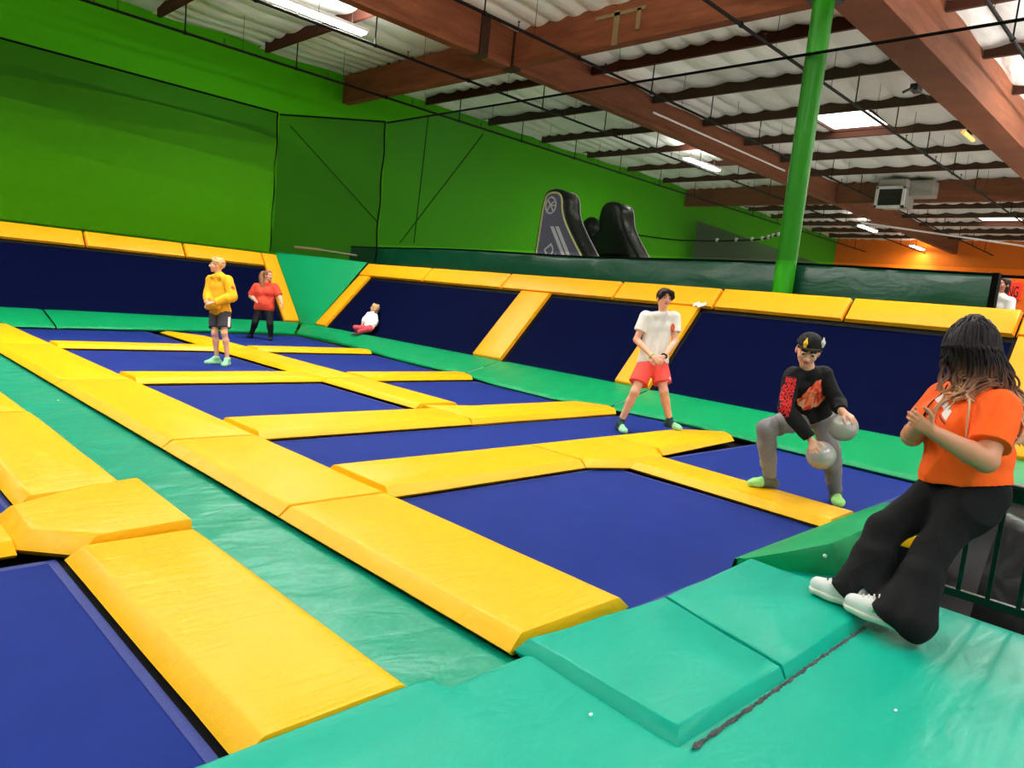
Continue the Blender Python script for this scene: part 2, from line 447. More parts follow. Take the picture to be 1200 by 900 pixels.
# ---------------------------------------------------------------- angled walls
th = math.radians(48); cs, sn = math.cos(th), math.sin(th)
def fr_right(u, v, h): return (9.55 + cs * u - sn * h, v, .2 + sn * u + cs * h)          # u up the slope, v along y
def fr_back(u, v, h): return (v, 17.2 + cs * u - sn * h, .2 + sn * u + cs * h)            # u up the slope, v along x
UT, UN = 2.28, 1.86
def angled(frame, v0, v1, label, u0=.0, u1=UN - .005):
    t = thing('angled_trampoline', label, 'trampoline', frame(0, (v0 + v1) / 2, -.06), 'angled trampolines along the walls')
    nu, nv = 14, max(6, int((v1 - v0) / .3))
    def f(s, q):
        u = u0 + (u1 - u0) * s; v = v0 + (v1 - v0) * q
        sag = .05 * math.sin(PI * s) * math.sin(PI * q)
        rip = .006 * math.sin(v * 22 + 3 * math.sin(v * 3)) * max(0, s - .8) * 5
        return frame(u, v, -.085 - sag + rip)
    obj('mat', grid_bm(f, nu, nv), NAVYD, t, smooth=True)
    b = bmesh.new()
    A = [frame(a, c, -.076) for a, c in ((u0, v0), (u1, v0), (u1, v1), (u0, v1))]
    B = [frame(a, c, -.076) for a, c in ((u0 + .05, v0 + .05), (u1 - .07, v0 + .05), (u1 - .07, v1 - .05), (u0 + .05, v1 - .05))]
    va = [b.verts.new(p) for p in A]; vb = [b.verts.new(p) for p in B]
    for k in range(4): b.faces.new((va[k], va[(k + 1) % 4], vb[(k + 1) % 4], vb[k]))
    obj('spring_cover', b, BLK, t)
    return t
angled(fr_right, 10.55, 16.07, 'dark navy angled trampoline wall with the child lying on it')
angled(fr_right, 7.07, 9.75, 'dark navy angled trampoline wall left of the teenager in white')
angled(fr_right, 1.94, 6.39, 'wide dark navy angled trampoline wall behind the crouching man')
angled(fr_back, .2, 9.08, 'long dark navy angled trampoline wall at the back left')
# solid backs so that nothing shows through behind the sloping beds
b = bmesh.new()
for A in ([fr_right(-.1, 1.3, -.16), fr_right(2.3, 1.3, -.16), fr_right(2.3, 16.8, -.16), fr_right(-.1, 16.8, -.16)], [fr_back(-.1, 9.6, -.16), fr_back(2.3, 9.6, -.16), fr_back(2.3, -1.5, -.16), fr_back(-.1, -1.5, -.16)]):
    b.faces.new([b.verts.new(p) for p in A])
struct('wall_ramp_backing', b, DECK)

def spad(frame, u0, u1, v0, v1, label, group, T=.075, m=YEL2):
    SEED[0] += 1
    return single('frame_pad', pad_bm([(u0, v0), (u1, v0), (u1, v1), (u0, v1)], T, bev=.03, crown=.006, butt='x' if abs(v1 - v0) < abs(u1 - u0) else 'y', frame=lambda u, v, h: frame(u, v, h - .06), seed=SEED[0], wob=.003), m, label, 'pad', group, smooth=True, angle=50)
GT = 'yellow pads along the top of the right angled wall'
tops = [(16.62, 13.9, 'above the lying child, at the far corner'), (13.88, 11.2, 'second from the far corner'), (11.18, 8.24, 'above the yellow strip left of the teenager'), (8.22, 6.18, 'behind the head of the teenager in white'), (6.16, 4.08, 'right below the green steel column'), (4.06, 1.98, 'above the crouching man, left of the woman in orange'), (1.96, -.2, 'at the right picture edge above the woman in orange')]
for y1, y0, w in tops: spad(fr_right, UN, UT, y0, y1, 'amber top pad of right wall, ' + w, GT)
GB = 'yellow pads along the top of the back angled wall'
for x0, x1, w in ((.4, 2.66, 'outside the left picture edge'), (2.68, 4.84, 'leftmost, cut by the picture edge'), (4.86, 7.03, 'second from the left picture edge'), (7.05, 9.08, 'third from the left, above the boy in the yellow hoodie')):
    if x1 > 2.7: spad(fr_back, UN, UT, x0, x1, 'amber back wall top pad, ' + w, GB)
GS = 'yellow strips running up the angled walls'
spad(fr_right, .03, UN - .01, 16.08, 16.55, 'thin yellow strip pad up the slope beside the green corner, near the lying child', GS)
spad(fr_right, .03, UN - .01, 9.76, 10.54, 'broad yellow strip pad up the slope between two navy walls, mid court', GS)
spad(fr_right, .03, UN - .01, 6.4, 7.06, 'yellow strip pad up the slope right behind the teenager in white', GS)
spad(fr_right, .03, UN - .01, 1.35, 1.93, 'yellow strip pad up the slope right of the woman in orange', GS)
spad(fr_back, .03, UT + .02, 9.09, 9.5, 'yellow strip pad up the slope behind the woman in the coral top', GS)
# green corner panels
def quad(A, B, Cc, D, bul=.0):
    A, B, Cc, D = map(Vector, (A, B, Cc, D))
    n = (B - A).cross(D - A).normalized()
    return lambda s, t: tuple((A * (1 - s) + B * s) * (1 - t) + (D * (1 - s) + Cc * s) * t + n * (bul * math.sin(PI * s) * math.sin(PI * t)))
b = grid_bm(quad((9.52, 17.2, .2), (9.56, 16.6, .2), (11.06, 16.66, 1.93), (9.52, 18.8, 1.98), .03), 16, 16)
single('corner_panel', b, GRN2, 'sloping green corner panel between the back wall and the right wall', 'panel', smooth=True)
b = grid_bm(quad((9.55, 1.33, .2), (9.0, -.6, .2), (10.6, -1.6, 1.96), (11.1, 1.33, 1.96), .03), 16, 16)
single('corner_panel', b, GRN2, 'sloping green corner panel at the right picture edge beside the woman in orange', 'panel', smooth=True)

# green bands at the foot of the angled walls
def band(pts_in, pts_out, label, z0=-.035, z1=.2):
    """pts_in: court-side edge (x, y); pts_out: foot of the slope"""
    n = len(pts_in) - 1
    def lerp(P, t):
        k = min(n - 1, int(t * n)); f = t * n - k
        return (P[k][0] * (1 - f) + P[k + 1][0] * f, P[k][1] * (1 - f) + P[k + 1][1] * f)
    prof = [(-.0, -.048), (-.015, -.03), (.0, 0), (.05, .012), (.5, .02), (.9, .03), (1.02, 0)]
    def f(s, t):
        a, c = lerp(pts_in, t), lerp(pts_out, t)
        k, dz = prof[int(round(s * 6))]
        e = .012 * (max(0, abs(t - .5) * 2 - .9) * 10) ** 2
        wr = .006 * math.sin(t * 40 + s * 3)
        return (a[0] + (c[0] - a[0]) * k, a[1] + (c[1] - a[1]) * k, z0 + (z1 - z0) * max(0, k) + dz - e + (wr if 0 < k < 1 else 0))
    return single('foot_pad', grid_bm(f, 6, 12 * n), GRN2, label, 'pad', 'green pads at the foot of the angled walls', smooth=True, angle=60)
band([(9.2, 16.75), (9.3, 15.5), (9.1, 13.9), (8.75, 11.8), (8.65, 9.72)], [(9.58, 17.15), (9.58, 15.5), (9.58, 13.9), (9.58, 11.8), (9.58, 9.72)], 'green foot pad of the right wall, farthest, below the lying child')
band([(8.68, 9.68), (8.42, 8.6), (8.34, 7.3), (8.55, 6.36)], [(9.58, 9.68), (9.58, 8.6), (9.58, 7.3), (9.58, 6.36)], 'green foot pad of the right wall left of the teenager in white')
band([(8.58, 6.32), (8.72, 5.2), (8.5, 3.6), (8.4, 2.4), (8.35, 1.3)], [(9.58, 6.32), (9.58, 5.2), (9.58, 3.6), (9.58, 2.4), (9.58, 1.3)], 'green foot pad of the right wall behind the crouching man')
band([(1.0, 16.0), (2.85, 16.05), (3.75, 16.15)], [(1.0, 17.22), (2.85, 17.22), (3.75, 17.22)], 'green foot pad of the back wall, at the left picture edge')
band([(3.78, 16.15), (5.6, 16.4), (7.4, 16.75), (9.15, 16.8)], [(3.78, 17.22), (5.6, 17.22), (7.4, 17.22), (9.5, 17.2)], 'green foot pad of the back wall behind the woman in the coral top')
# ---------------------------------------------------------------- building shell
LIME = mat('lime_green_paint', (62, 154, 3), .7, .10, .35, bump=.01, bscale=1.2, spec=.08)
ORG = mat('orange_paint', (222, 108, 6), .7, .08, .4)
WOOD = mat('glulam_timber', (116, 66, 42), .75, .6, 1.1, (1, 1, 8), bump=.006, bscale=9., bstretch=(.4, .4, 5))
WOODY = mat('glulam_timber_grain', (118, 66, 42), .75, .6, 1.1, (1, 1, 8), bump=.006, bscale=9., bstretch=(.4, .4, 5))
JOIST = mat('dark_joist_timber', (70, 36, 24), .8, .3, 2., (1, .3, 4))
CEIL = 7.55
struct('wall_back', bx(-9, 50.2, 20, 20.2, -1, CEIL + .2), LIME)
struct('wall_right', bx(50, 50.2, -9, 20, -1, CEIL + .2), ORG)
struct('wall_left', bx(-9.2, -9, -9, 20.2, -1, CEIL + .2), LIME)
b = bmesh.new()      # street side behind the viewpoint: unseen opening added so world light fills the front
for q in ((-9.2, -7.5, -1, CEIL + .2), (34, 50.2, -1, CEIL + .2), (-7.5, 34, 5.2, CEIL + .2)): box(b, q[0], q[1], -9.2, -9, q[2], q[3])
struct('wall_front', b, mat('grey_paint', (150, 150, 145), .8))

# silver insulation sagging between the joists
m, nt, p = new_mat('white_foil_insulation')
p.inputs['Roughness'].default_value = .42; p.inputs['Metallic'].default_value = .0
nz = N(nt, 'ShaderNodeTexNoise', Scale=1.5, Detail=6.); nt.links.new(coords(nt, (1, .7, 1)), nz.inputs['Vector'])
cr = nt.nodes.new('ShaderNodeValToRGB'); cr.color_ramp.elements[0].color = srgb((214, 216, 214)); cr.color_ramp.elements[1].color = srgb((246, 246, 242))
nt.links.new(nz.outputs[0], cr.inputs[0]); nt.links.new(cr.outputs[0], p.inputs['Base Color'])
n2 = N(nt, 'ShaderNodeTexNoise', Scale=5., Detail=4.); nt.links.new(coords(nt, (.5, 1.4, 1)), n2.inputs['Vector'])
bp = N(nt, 'ShaderNodeBump', Strength=1., Distance=.025); nt.links.new(n2.outputs[0], bp.inputs['Height']); nt.links.new(bp.outputs[0], p.inputs['Normal'])
FOIL = m
SKY = [(20.32, 22.88, 8.1, 9.75), (39.38, 42.02, 8.1, 9.85)]
GX = [-7.15, 12.05, 31.15]                      # girders along y
JX = [-4.4, -1.7, 1.1, 3.8, 6.55, 9.3, 14.75, 17.5, 20.25, 22.95, 25.7, 28.4, 33.9, 36.6, 39.3, 42.1, 44.8, 47.5]
BY = [12.87, 5.0, -2.4]                         # beams along x
xs = []
allx = sorted([-9] + GX + JX + [50])
for a, c in zip(allx, allx[1:]):
    xs += [a + (c - a) * k / 6 for k in range(6)]
xs.append(50)
ys = [-9 + 29 * k / 500 for k in range(501)]
b = bmesh.new(); V = {}
rnd = random.Random(5); ph = {}
def foil(x, y, bay):
    if bay not in ph: ph[bay] = (rnd.uniform(0, 1), rnd.uniform(-.12, .12))
    k = .72 * (1 + .12 * math.sin(y * .9 + bay * 1.7) * .3)
    s = abs(math.sin(PI * (y / k + ph[bay][0] + .12 * math.sin(x * 1.3 + bay))))
    return CEIL - .06 - .075 * s ** .9 - .03 * math.sin(2.1 * x + y * .6)
for bi, (a, c) in enumerate(zip(allx, allx[1:])):
    cols = [a + (c - a) * k / 5 for k in range(6)]
    grid = [[b.verts.new((x, y, foil(x, y, bi))) for y in ys] for x in cols]
    for i in range(5):
        for j in range(500):
            cx = (cols[i] + cols[i + 1]) / 2; cy = (ys[j] + ys[j + 1]) / 2
            if any(s[0] < cx < s[1] and s[2] < cy < s[3] for s in SKY): continue
            b.faces.new((grid[i][j], grid[i][j + 1], grid[i + 1][j + 1], grid[i + 1][j]))
struct('ceiling', b, FOIL, smooth=True)
struct('ceiling_roof_deck', bx(-9.2, 50.2, -9.2, 20.2, CEIL + .35, CEIL + .4), DECK)
SKYM = emit('skylight_diffuser', (1, .97, .92), 9.)
for k, (a, c, d, e) in enumerate(SKY):
    w = struct('window_%d' % (k + 1), bx(a - .02, c + .02, d - .02, e + .02, CEIL - .06, CEIL - .02), SKYM)
    b = bmesh.new()
    for q in ((a - .05, a, d, e), (c, c + .05, d, e), (a - .05, c + .05, d - .05, d), (a - .05, c + .05, e, e + .05)):
        box(b, *q, CEIL - .14, CEIL + .12)
    obj('window_frame', b, JOIST, w)

# glulam beams along x, girders along y, each with steel straps
STRAPB = mat('brown_strap', (52, 32, 24), .6)
STEEL = mat('dark_steel', (60, 56, 54), .5, .2, 5., metal=.7)
PLATE = mat('zinc_strap', (140, 118, 84), .5, .2, 5., metal=.4)
def beam(name, dims, m, label, straps=()):
    x0, x1, y0, y1, z0, z1 = dims
    t = thing(name, label, 'beam', ((x0 + x1) / 2, (y0 + y1) / 2, z0))
    obj('timber', bx(*dims, .012), m, t)
    for s in straps:
        obj('strap', bx(*s), s_m, t)
    return t
s_m = STRAPB
beam('roof_beam', (-9, 49.9, 12.74, 13.0, 6.62, 7.5), WOOD, 'long brown timber roof beam running from upper left toward the orange wall',
     [(10.9 + .0, 11.15, 12.70, 13.04, 6.60, 7.5), (11.9, 12.2, 12.71, 13.03, 6.60, 7.4)])
beam('roof_beam', (-9, 49.9, 4.62, 5.34, 6.45, 7.5), WOOD, 'large brown timber roof beam at the upper right, beyond the green column')
beam('roof_beam', (-9, 49.9, -2.6, -2.2, 6.5, 7.5), WOOD, 'brown timber roof beam overhead behind the viewpoint')
s_m = PLATE
beam('roof_girder', (11.95, 12.2, 13.02, 19.98, 6.62, 7.42), WOODY, 'brown timber girder whose cut end stands before the green wall')
beam('roof_girder', (11.95, 12.2, 5.36, 12.72, 6.66, 7.46), WOODY, 'brown timber girder near the top centre with crossed steel straps',
     [(11.92, 11.95, 9.1, 10.35, 7.2, 7.27), (11.92, 11.95, 9.72, 9.86, 6.64, 7.3), (11.92, 11.95, 9.2, 9.3, 6.85, 7.25)])
beam('roof_girder', (31.05, 31.3, 13.02, 19.98, 6.6, 7.42), WOODY, 'far dark timber girder between the green wall and the long roof beam')
beam('roof_girder', (31.05, 31.3, 5.36, 12.72, 6.6, 7.42), WOODY, 'far dark timber girder that carries the grey heater unit')

# joists: one per bay and position
def ordinal(k): return ['first', 'second', 'third', 'fourth', 'fifth', 'sixth', 'seventh', 'eighth', 'ninth', 'tenth', 'eleventh', 'twelfth', 'thirteenth'][k]
BAYS = [(13.02, 19.55, 'bay along the green wall', 5.5), (5.36, 12.72, 'bay with the skylights', 11.5), (-2.2, 4.6, 'bay nearest the viewer', 11.5)]
for y0, y1, nm, xmin in BAYS:
    n = 0
    for x in JX:
        if x < xmin: continue
        sec = 'left of near girder' if x < 12 else ('between the two girders' if x < 31 else 'beyond far girder')
        k = len([q for q in JX if xmin <= q <= x and ((q < 12) == (x < 12)) and ((q < 31) == (x < 31))]) - 1
        single('roof_joist', bx(x - .045, x + .045, y0, y1, 7.22, 7.5), JOIST, 'dark roof joist, %s from the left, %s, %s' % (ordinal(k), nm, sec), 'joist', 'dark timber roof joists')

# ---------------------------------------------------------------- sprinkler pipes
PIPE = mat('black_iron_pipe', (14, 11, 11), .6, .2, 8., spec=.1)
def pipe(y, label, x0=-8.9, x1=49.5, z=6.57, hang=((-7, 2.75),)):
    t = thing('sprinkler_pipe', label, 'pipe', ((x0 + x1) / 2, y, z), 'sprinkler pipes under the roof')
    obj('pipe', tb([(x0, y, z), (x1, y, z)], .032, 8), PIPE, t)
    for x in JX + GX:
        if x < 2: continue
        top = 7.2 if x in JX else 6.64
        b = bmesh.new(); tube(b, [(x, y, z), (x, y, top)], .016, 6); tube(b, [(x - .03, y, z), (x + .03, y, z)], .045, 8)
        obj('hanger', b, PIPE, t)
        b = bmesh.new(); tube(b, [(x + 1.35, y, z), (x + 1.35, y, 7.42)], .006, 5)
        obj('hanger_wire', b, PIPE, t)
        b = bmesh.new(); tube(b, [(x + .9, y, z + .02), (x + .9, y, z + .13)], .012, 6); tube(b, [(x + .9, y, z + .13), (x + .9, y, z + .145)], .03, 8)
        obj('sprinkler_head', b, STEEL, t)
    return t
pipe(17.85, 'black sprinkler pipe with hangers running along the green wall')
pipe(14.36, 'black sprinkler pipe with hangers passing above the fluorescent lights')
pipe(10.8, 'black sprinkler pipe running close beside the long roof beam')
pipe(7.06, 'black sprinkler pipe passing under the bright skylight')
pipe(3.49, 'black sprinkler pipe in the upper right picture corner')
WHT = mat('white_enamel', (225, 225, 220), .4, .05)
single('conduit', tb([(17.5, 12.68, 6.98), (26.0, 12.68, 6.98)], .03, 8), WHT, 'white conduit fixed to the near side of the long roof beam', 'conduit')
single('conduit', tb([(10.2, 5.46, 6.62), (30.0, 5.46, 6.62)], .03, 8), mat('grey_conduit', (120, 112, 105), .5), 'thin grey conduit along the lower edge of the large upper right beam', 'conduit')
single('hanging_pipe', tb([(33, 12.3, 6.1), (48, 3.0, 6.1)], .04, 8), WHT, 'far white pipe hanging level before the orange wall', 'pipe')

# ---------------------------------------------------------------- fluorescent lights
TUBE = emit('fluorescent_tube', (1, 1, .97), 26.)
LENS = emit('fluorescent_lens', (1, 1, .98), 9.)
def light_fixture(x, y, z, label, L=2.3, power=260, group='hanging fluorescent lights', lamp=True, up=4.):
    t = thing('fluorescent_light', label, 'light', (x, y, z), group)
    b = bmesh.new(); box(b, x - L / 2, x + L / 2, y - .16, y + .16, z + .05, z + .11); bevel_all(b, .01)
    obj('housing', b, WHT, t)
    b = bmesh.new()
    for dy in (-.085, .0, .085): tube(b, [(x - L / 2 + .04, y + dy, z + .02), (x + L / 2 - .04, y + dy, z + .02)], .022, 8)
    obj('tubes', b, TUBE, t)
    for dx in (-L * .35, L * .35):
        obj('hanger_wire', tb([(x + dx, y, z + .1), (x + dx, y, 7.42)], .006, 5), STEEL, t)
    if lamp:
        ld = bpy.data.lights.new('lamp', 'AREA'); ld.shape = 'RECTANGLE'; ld.size = L; ld.size_y = .3; ld.energy = power; ld.color = LCOL
        lo = bpy.data.objects.new('lamp', ld); C.objects.link(lo); lo.parent = t; lo.location = (0, 0, -.03)
        ud = bpy.data.lights.new('ceiling_fill', 'AREA'); ud.shape = 'RECTANGLE'; ud.size = L; ud.size_y = .3; ud.energy = power * up; ud.color = LCOL  # extra lamp aimed upward, added to brighten the ceiling
        uo = bpy.data.objects.new('ceiling_fill', ud); C.objects.link(uo); uo.parent = t; uo.location = (0, 0, .13); uo.rotation_euler = (PI, 0, 0)
    return t
UPF = 2.8
LCOL = (1.0, .97, .91)
for x, y, pw, lab in LIGHTS_VISIBLE if 'LIGHTS_VISIBLE' in globals() else [
        (8.05, 14.62, 420, 'lit fluorescent light at the top left, nearest of the row'),
        (23.5, 14.6, 420, 'lit fluorescent light in the middle of the row before the long roof beam'),
        (40.2, 14.6, 360, 'small far lit fluorescent light left of the orange wall'),
        (48.6, 14.6, 200, 'farthest lit fluorescent light before the orange wall')]:
    light_fixture(x, y, 6.78, lab, power=pw, up=.35)
for x, y, z, pw, up in ((0.0, 14.2, 5.7, 300, 1.2), (3.2, 10.2, 5.95, 170, 2.4), (6.0, 7.2, 6.0, 140, 4.), (8.2, 4.1, 6.0, 120, 4.), (-3.0, 8.2, 6.7, 200, 1.), (-3.2, 2.4, 6.7, 200, 1.), (1.2, -3.6, 6.7, 220, 1.), (6.5, -4.2, 6.7, 220, 1.),  # unseen fixtures added to light the court and ceiling
                        (13.5, 1.2, 5.7, 320, .8), (20, 1.5, 5.6, 480, 2.6), (28, 1.3, 5.6, 520, 2.6), (36, 1.2, 5.6, 480, 2.), (44, .5, 5.6, 420, 2.)):
    light_fixture(x, y, z, 'added unseen fluorescent fill light overhead outside the picture', power=pw, group='added fill lights outside the picture', up=up)

# ---------------------------------------------------------------- green column, heater, small roof things
COLM = mat('green_gloss_paint', (34, 126, 8), .4, .08, 1.5, bump=.003, bscale=14.)
t = thing('steel_column', 'round bright green steel column rising to the roof behind the right wall', 'column', (11.42, 5.32, -.95))
obj('shaft', tb([(11.42, 5.32, -.95), (11.42, 5.32, 6.46)], .16, 28), COLM, t, smooth=True, angle=40)
obj('base_plate', bx(11.2, 11.64, 5.1, 5.54, -.95, -.93), STEEL, t)
obj('cap_plate', bx(11.2, 11.64, 5.1, 5.54, 6.4, 6.449), STEEL, t)
t = thing('unit_heater', 'grey box heater unit with dark louvre hanging on the far girder', 'heater', (30.4, 10.2, 6.2))
GREYM = mat('grey_sheet_metal', (150, 146, 138), .5, .12, 3.)
obj('casing', bx(29.9, 31.0, 9.7, 10.72, 6.3, 7.3, .03), GREYM, t)
b = bmesh.new()
for q in ((9.68, 9.78, 6.2, 7.0), (10.64, 10.74, 6.2, 7.0)): box(b, 29.8, 29.9, q[0], q[1], q[2], q[3])
box(b, 29.8, 29.9, 9.68, 10.74, 6.2, 6.3); box(b, 29.8, 29.9, 9.68, 10.74, 6.92, 7.02)
obj('louvre_frame', b, WHT, t)
b = bmesh.new()
for k in range(7): box(b, 29.84, 29.9, 9.78, 10.67, 6.32 + k * .085, 6.345 + k * .085)
box(b, 29.895, 29.9, 9.7, 10.7, 6.25, 6.95)
obj('louvre', b, mat('dark_louvre', (46, 42, 40), .6), t)
obj('duct', bx(30.3, 31.0, 8.9, 9.69, 6.7, 7.3, .03), GREYM, t)
t = thing('work_light', 'small amber light clamped under the large upper right beam', 'light', (20.3, 5.3, 6.3))
obj('lamp_body', tb([(20.0, 5.42, 6.4), (20.9, 5.42, 6.4)], .05, 10), emit('amber_lamp', (1, .55, .12), 1.2), t)
obj('mount', bx(20.4, 20.5, 5.345, 5.46, 6.42, 6.6), STEEL, t)
t = thing('camera_bracket', 'small dark fitting under the edge of the large upper right beam', 'fitting', (16.3, 5.45, 6.3))
obj('mount', bx(16.2, 16.5, 5.345, 5.5, 6.36, 6.5, .02), STEEL, t); obj('arm', tb([(16.2, 5.44, 6.4), (15.9, 5.5, 6.25)], .03, 8), STEEL, t)

# ---------------------------------------------------------------- netting round the court
NETD = netting('dark_netting', (.004, .012, .003), .55)
NETL = netting('light_netting', (.006, .014, .006), .33)
NETC = netting('corner_netting', (.004, .012, .003), .47)
ROPE = mat('black_rope', (5, 6, 5), .9, .2, 20., spec=.05)
NA, NB, NC, ND = (-3.0, 18.9), (9.4, 18.9), (11.2, 16.45), (11.2, -1.5)
NB2, NC2 = (9.44, 18.85), (11.17, 16.5)
def net(name, A, B, z0, z1, m, label, posts=(), sag=0., cords=()):
    t = thing(name, label, 'net', ((A[0] + B[0]) / 2, (A[1] + B[1]) / 2, z0), 'safety nets round the court')
    def f(s, q):
        x = A[0] + (B[0] - A[0]) * s; y = A[1] + (B[1] - A[1]) * s
        w = .02 * math.sin(s * 40 + 5 * q) * math.sin(PI * q)
        return (x + w * .7, y - abs(w), z0 + (z1 - z0) * q)
    obj('netting', grid_bm(f, max(10, int(math.dist(A, B) / .3)), 12), m, t, smooth=True)
    obj('top_cable', tb([(*A, z1), (*B, z1)], .024, 8), ROPE, t)
    for s, dz in posts:
        x = A[0] + (B[0] - A[0]) * s; y = A[1] + (B[1] - A[1]) * s
        obj('edge_rope', tb([(x + .02 * math.sin(k * 1.3), y - .03, z0 + (z1 - z0) * k / 14) for k in range(15)], .022, 6), ROPE, t)
    return t
net('safety_net', NA, NB, 1.95, 5.62, NETD, 'dark safety net along the back wall above the left angled wall', posts=((1., 0),))
net('safety_net', NB2, NC2, 1.95, 5.58, NETC, 'dark safety net across the corner above the green corner panel', posts=((1., 0),))
net('safety_net', NC, ND, 2.42, 5.56, NETL, 'thin safety net above the dark green barrier on the right side')
CAB = mat('thin_black_cable', (4, 9, 4), .9, spec=.05)
for P, Q, lab in (((9.6, 18.55, 5.3), (11.1, 16.4, 3.0), 'thin slanting cable across the corner net, falling to the right'),
                  ((11.14, 12.6, 4.95), (11.14, 15.4, 2.48), 'thin slanting cable across the right net, falling to the left'),
                  ((11.10, 14.6, 5.5), (11.10, 14.75, 2.48), 'thin upright cable on the right net next to the corner')):
    single('hanging_cable', tb([P, Q], .011, 6), CAB, lab, 'cable', 'bracing cables on the nets')
# painted light: stacked translucent green layers that brighten the lower back wall
GLOW = netting('painted_light_layer', srgb((84, 172, 8))[:3], .085)
nt_ = bpy.data.objects['safety_net']
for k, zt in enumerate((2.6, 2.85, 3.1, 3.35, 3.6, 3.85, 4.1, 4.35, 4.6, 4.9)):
    def glow_sheet(s, q, k=k, zt=zt):
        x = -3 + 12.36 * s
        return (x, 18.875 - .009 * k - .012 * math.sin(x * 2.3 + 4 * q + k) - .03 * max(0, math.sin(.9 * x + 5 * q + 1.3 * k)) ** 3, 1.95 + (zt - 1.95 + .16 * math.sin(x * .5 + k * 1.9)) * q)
    obj('painted_light_layer', grid_bm(glow_sheet, 90, 14), GLOW, nt_, smooth=True)

# ---------------------------------------------------------------- dark green barrier behind the right wall
t = thing('barrier', 'long dark green vinyl barrier behind the yellow top pads of the right wall', 'barrier', (11.5, 10.4, 1.4))
rnd = random.Random(9)
def bar_f(s, q):
    y = 2.5 + 15.9 * s
    w = .018 * math.sin(5 * y + 9 * q) * math.sin(2.3 * y) + .03 * max(0, math.sin(1.7 * y + 5 * q)) ** 4
    prof = [(0.05, 1.3), (0, 1.6), (-.01, 2.0), (0, 2.33), (.03, 2.385), (.12, 2.39), (.12, 1.3)][min(6, int(round(q * 6)))]
    return (11.62 + prof[0] - w * (1 if 0 < q < .6 else 0), y, prof[1] - (.02 * math.sin(y * .8) if prof[1] > 2.2 else 0))
obj('cover', grid_bm(bar_f, 120, 6), DKG, t, smooth=True, angle=60)
obj('top_edge', tb([(11.66, 2.45 + 16 * k / 40, 2.395 - .02 * math.sin((2.45 + .4 * k) * .8)) for k in range(41)], .022, 8), ROPE, t)
obj('end_post', bx(11.6, 11.76, 2.42, 2.5, 1.3, 2.4), ROPE, t)
single('rail', tb([(11.66, 2.4, 1.86), (11.7, -1.2, 1.86)], .03, 8), STEEL, 'thin dark rail continuing right of the barrier end', 'rail')
single('rail', tb([(11.66, 2.4, 2.36), (11.7, -1.2, 2.36)], .022, 8), ROPE, 'thin dark upper rail right of the barrier end, above the warning sign', 'rail')
t = thing('wooden_pole', 'pale wooden pole lying behind the top of the green corner panel', 'pole', (10.4, 17.9, 2.1))
obj('shaft', tb([(9.98, 18.6, 2.16), (10.42, 18.0, 2.15)], .038, 8), mat('pale_wood', (205, 180, 130), .6), t)
obj('tip', tb([(10.42, 18.0, 2.15), (11.0, 17.1, 2.09)], .028, 8), mat('worn_white_wood', (190, 180, 160), .6), t)
b = bmesh.new()
for k in range(5):
    a = k * 1.2
    box(b, 10.90 + .03 * k, 10.96 + .03 * k, 8.5 + .05 * k, 8.58 + .05 * k, 1.74 + .012 * k, 1.765 + .012 * k)
# crumpled paper scrap wedged at the seam of the top pads
def scrap(s, q): return (10.72 + .07 * s + .02 * math.sin(9 * q), 6.28 + .22 * q, 1.575 + .06 * s + .02 * math.sin(7 * s + 11 * q))
b.free(); single('paper_scrap', grid_bm(scrap, 5, 9), mat('white_paper', (235, 233, 228), .8), 'scrap of white paper stuck under the top pad behind the teenager', 'paper')

# ---------------------------------------------------------------- inflatable towers beyond the barrier
INF = mat('grey_inflatable_vinyl', (98, 96, 118), .45, .06, 2., bump=.01, bscale=3.)
INK = mat('black_inflatable_vinyl', (10, 10, 12), .3, .1, 2., bump=.02, bscale=3.)
CREAM = mat('cream_trim', (206, 204, 140), .5); SILV = mat('light_grey_print', (205, 203, 205), .5)
def extrude_outline(P, d, bev=.05, frame=None):
    """P: outline in (a, z), extruded by d with soft shoulders"""
    b = bmesh.new(); P = ccw(P)
    rings = []
    for dd, k in ((0, .04), (bev * .3, .012), (bev, 0)):
        pass
    lay = [(-d / 2, bev), (-d / 2 + bev * .3, bev * .3), (-d / 2 + bev, 0), (d / 2 - bev, 0), (d / 2 - bev * .3, bev * .3), (d / 2, bev)]
    for off, ins in lay:
        Q = inset_poly(P, ins) if ins else P
        rings.append([b.verts.new(frame(q[0], q[1], off)) for q in Q])
    n = len(P)
    for r0, r1 in zip(rings, rings[1:]):
        for k in range(n): b.faces.new((r0[k], r0[(k + 1) % n], r1[(k + 1) % n], r1[k]))
    b.faces.new(rings[0][::-1]); b.faces.new(rings[-1])
    return b
def smooth_outline(P, it=2):
    for _ in range(it):
        Q = []
        for i in range(len(P)):
            a, c = P[i], P[(i + 1) % len(P)]
            Q += [(a[0] * .75 + c[0] * .25, a[1] * .75 + c[1] * .25), (a[0] * .25 + c[0] * .75, a[1] * .25 + c[1] * .75)]
        P = Q
    return P
def plate(P, frame, off):
    b = bmesh.new(); b.faces.new([b.verts.new(frame(a, z, off)) for a, z in P]); return b
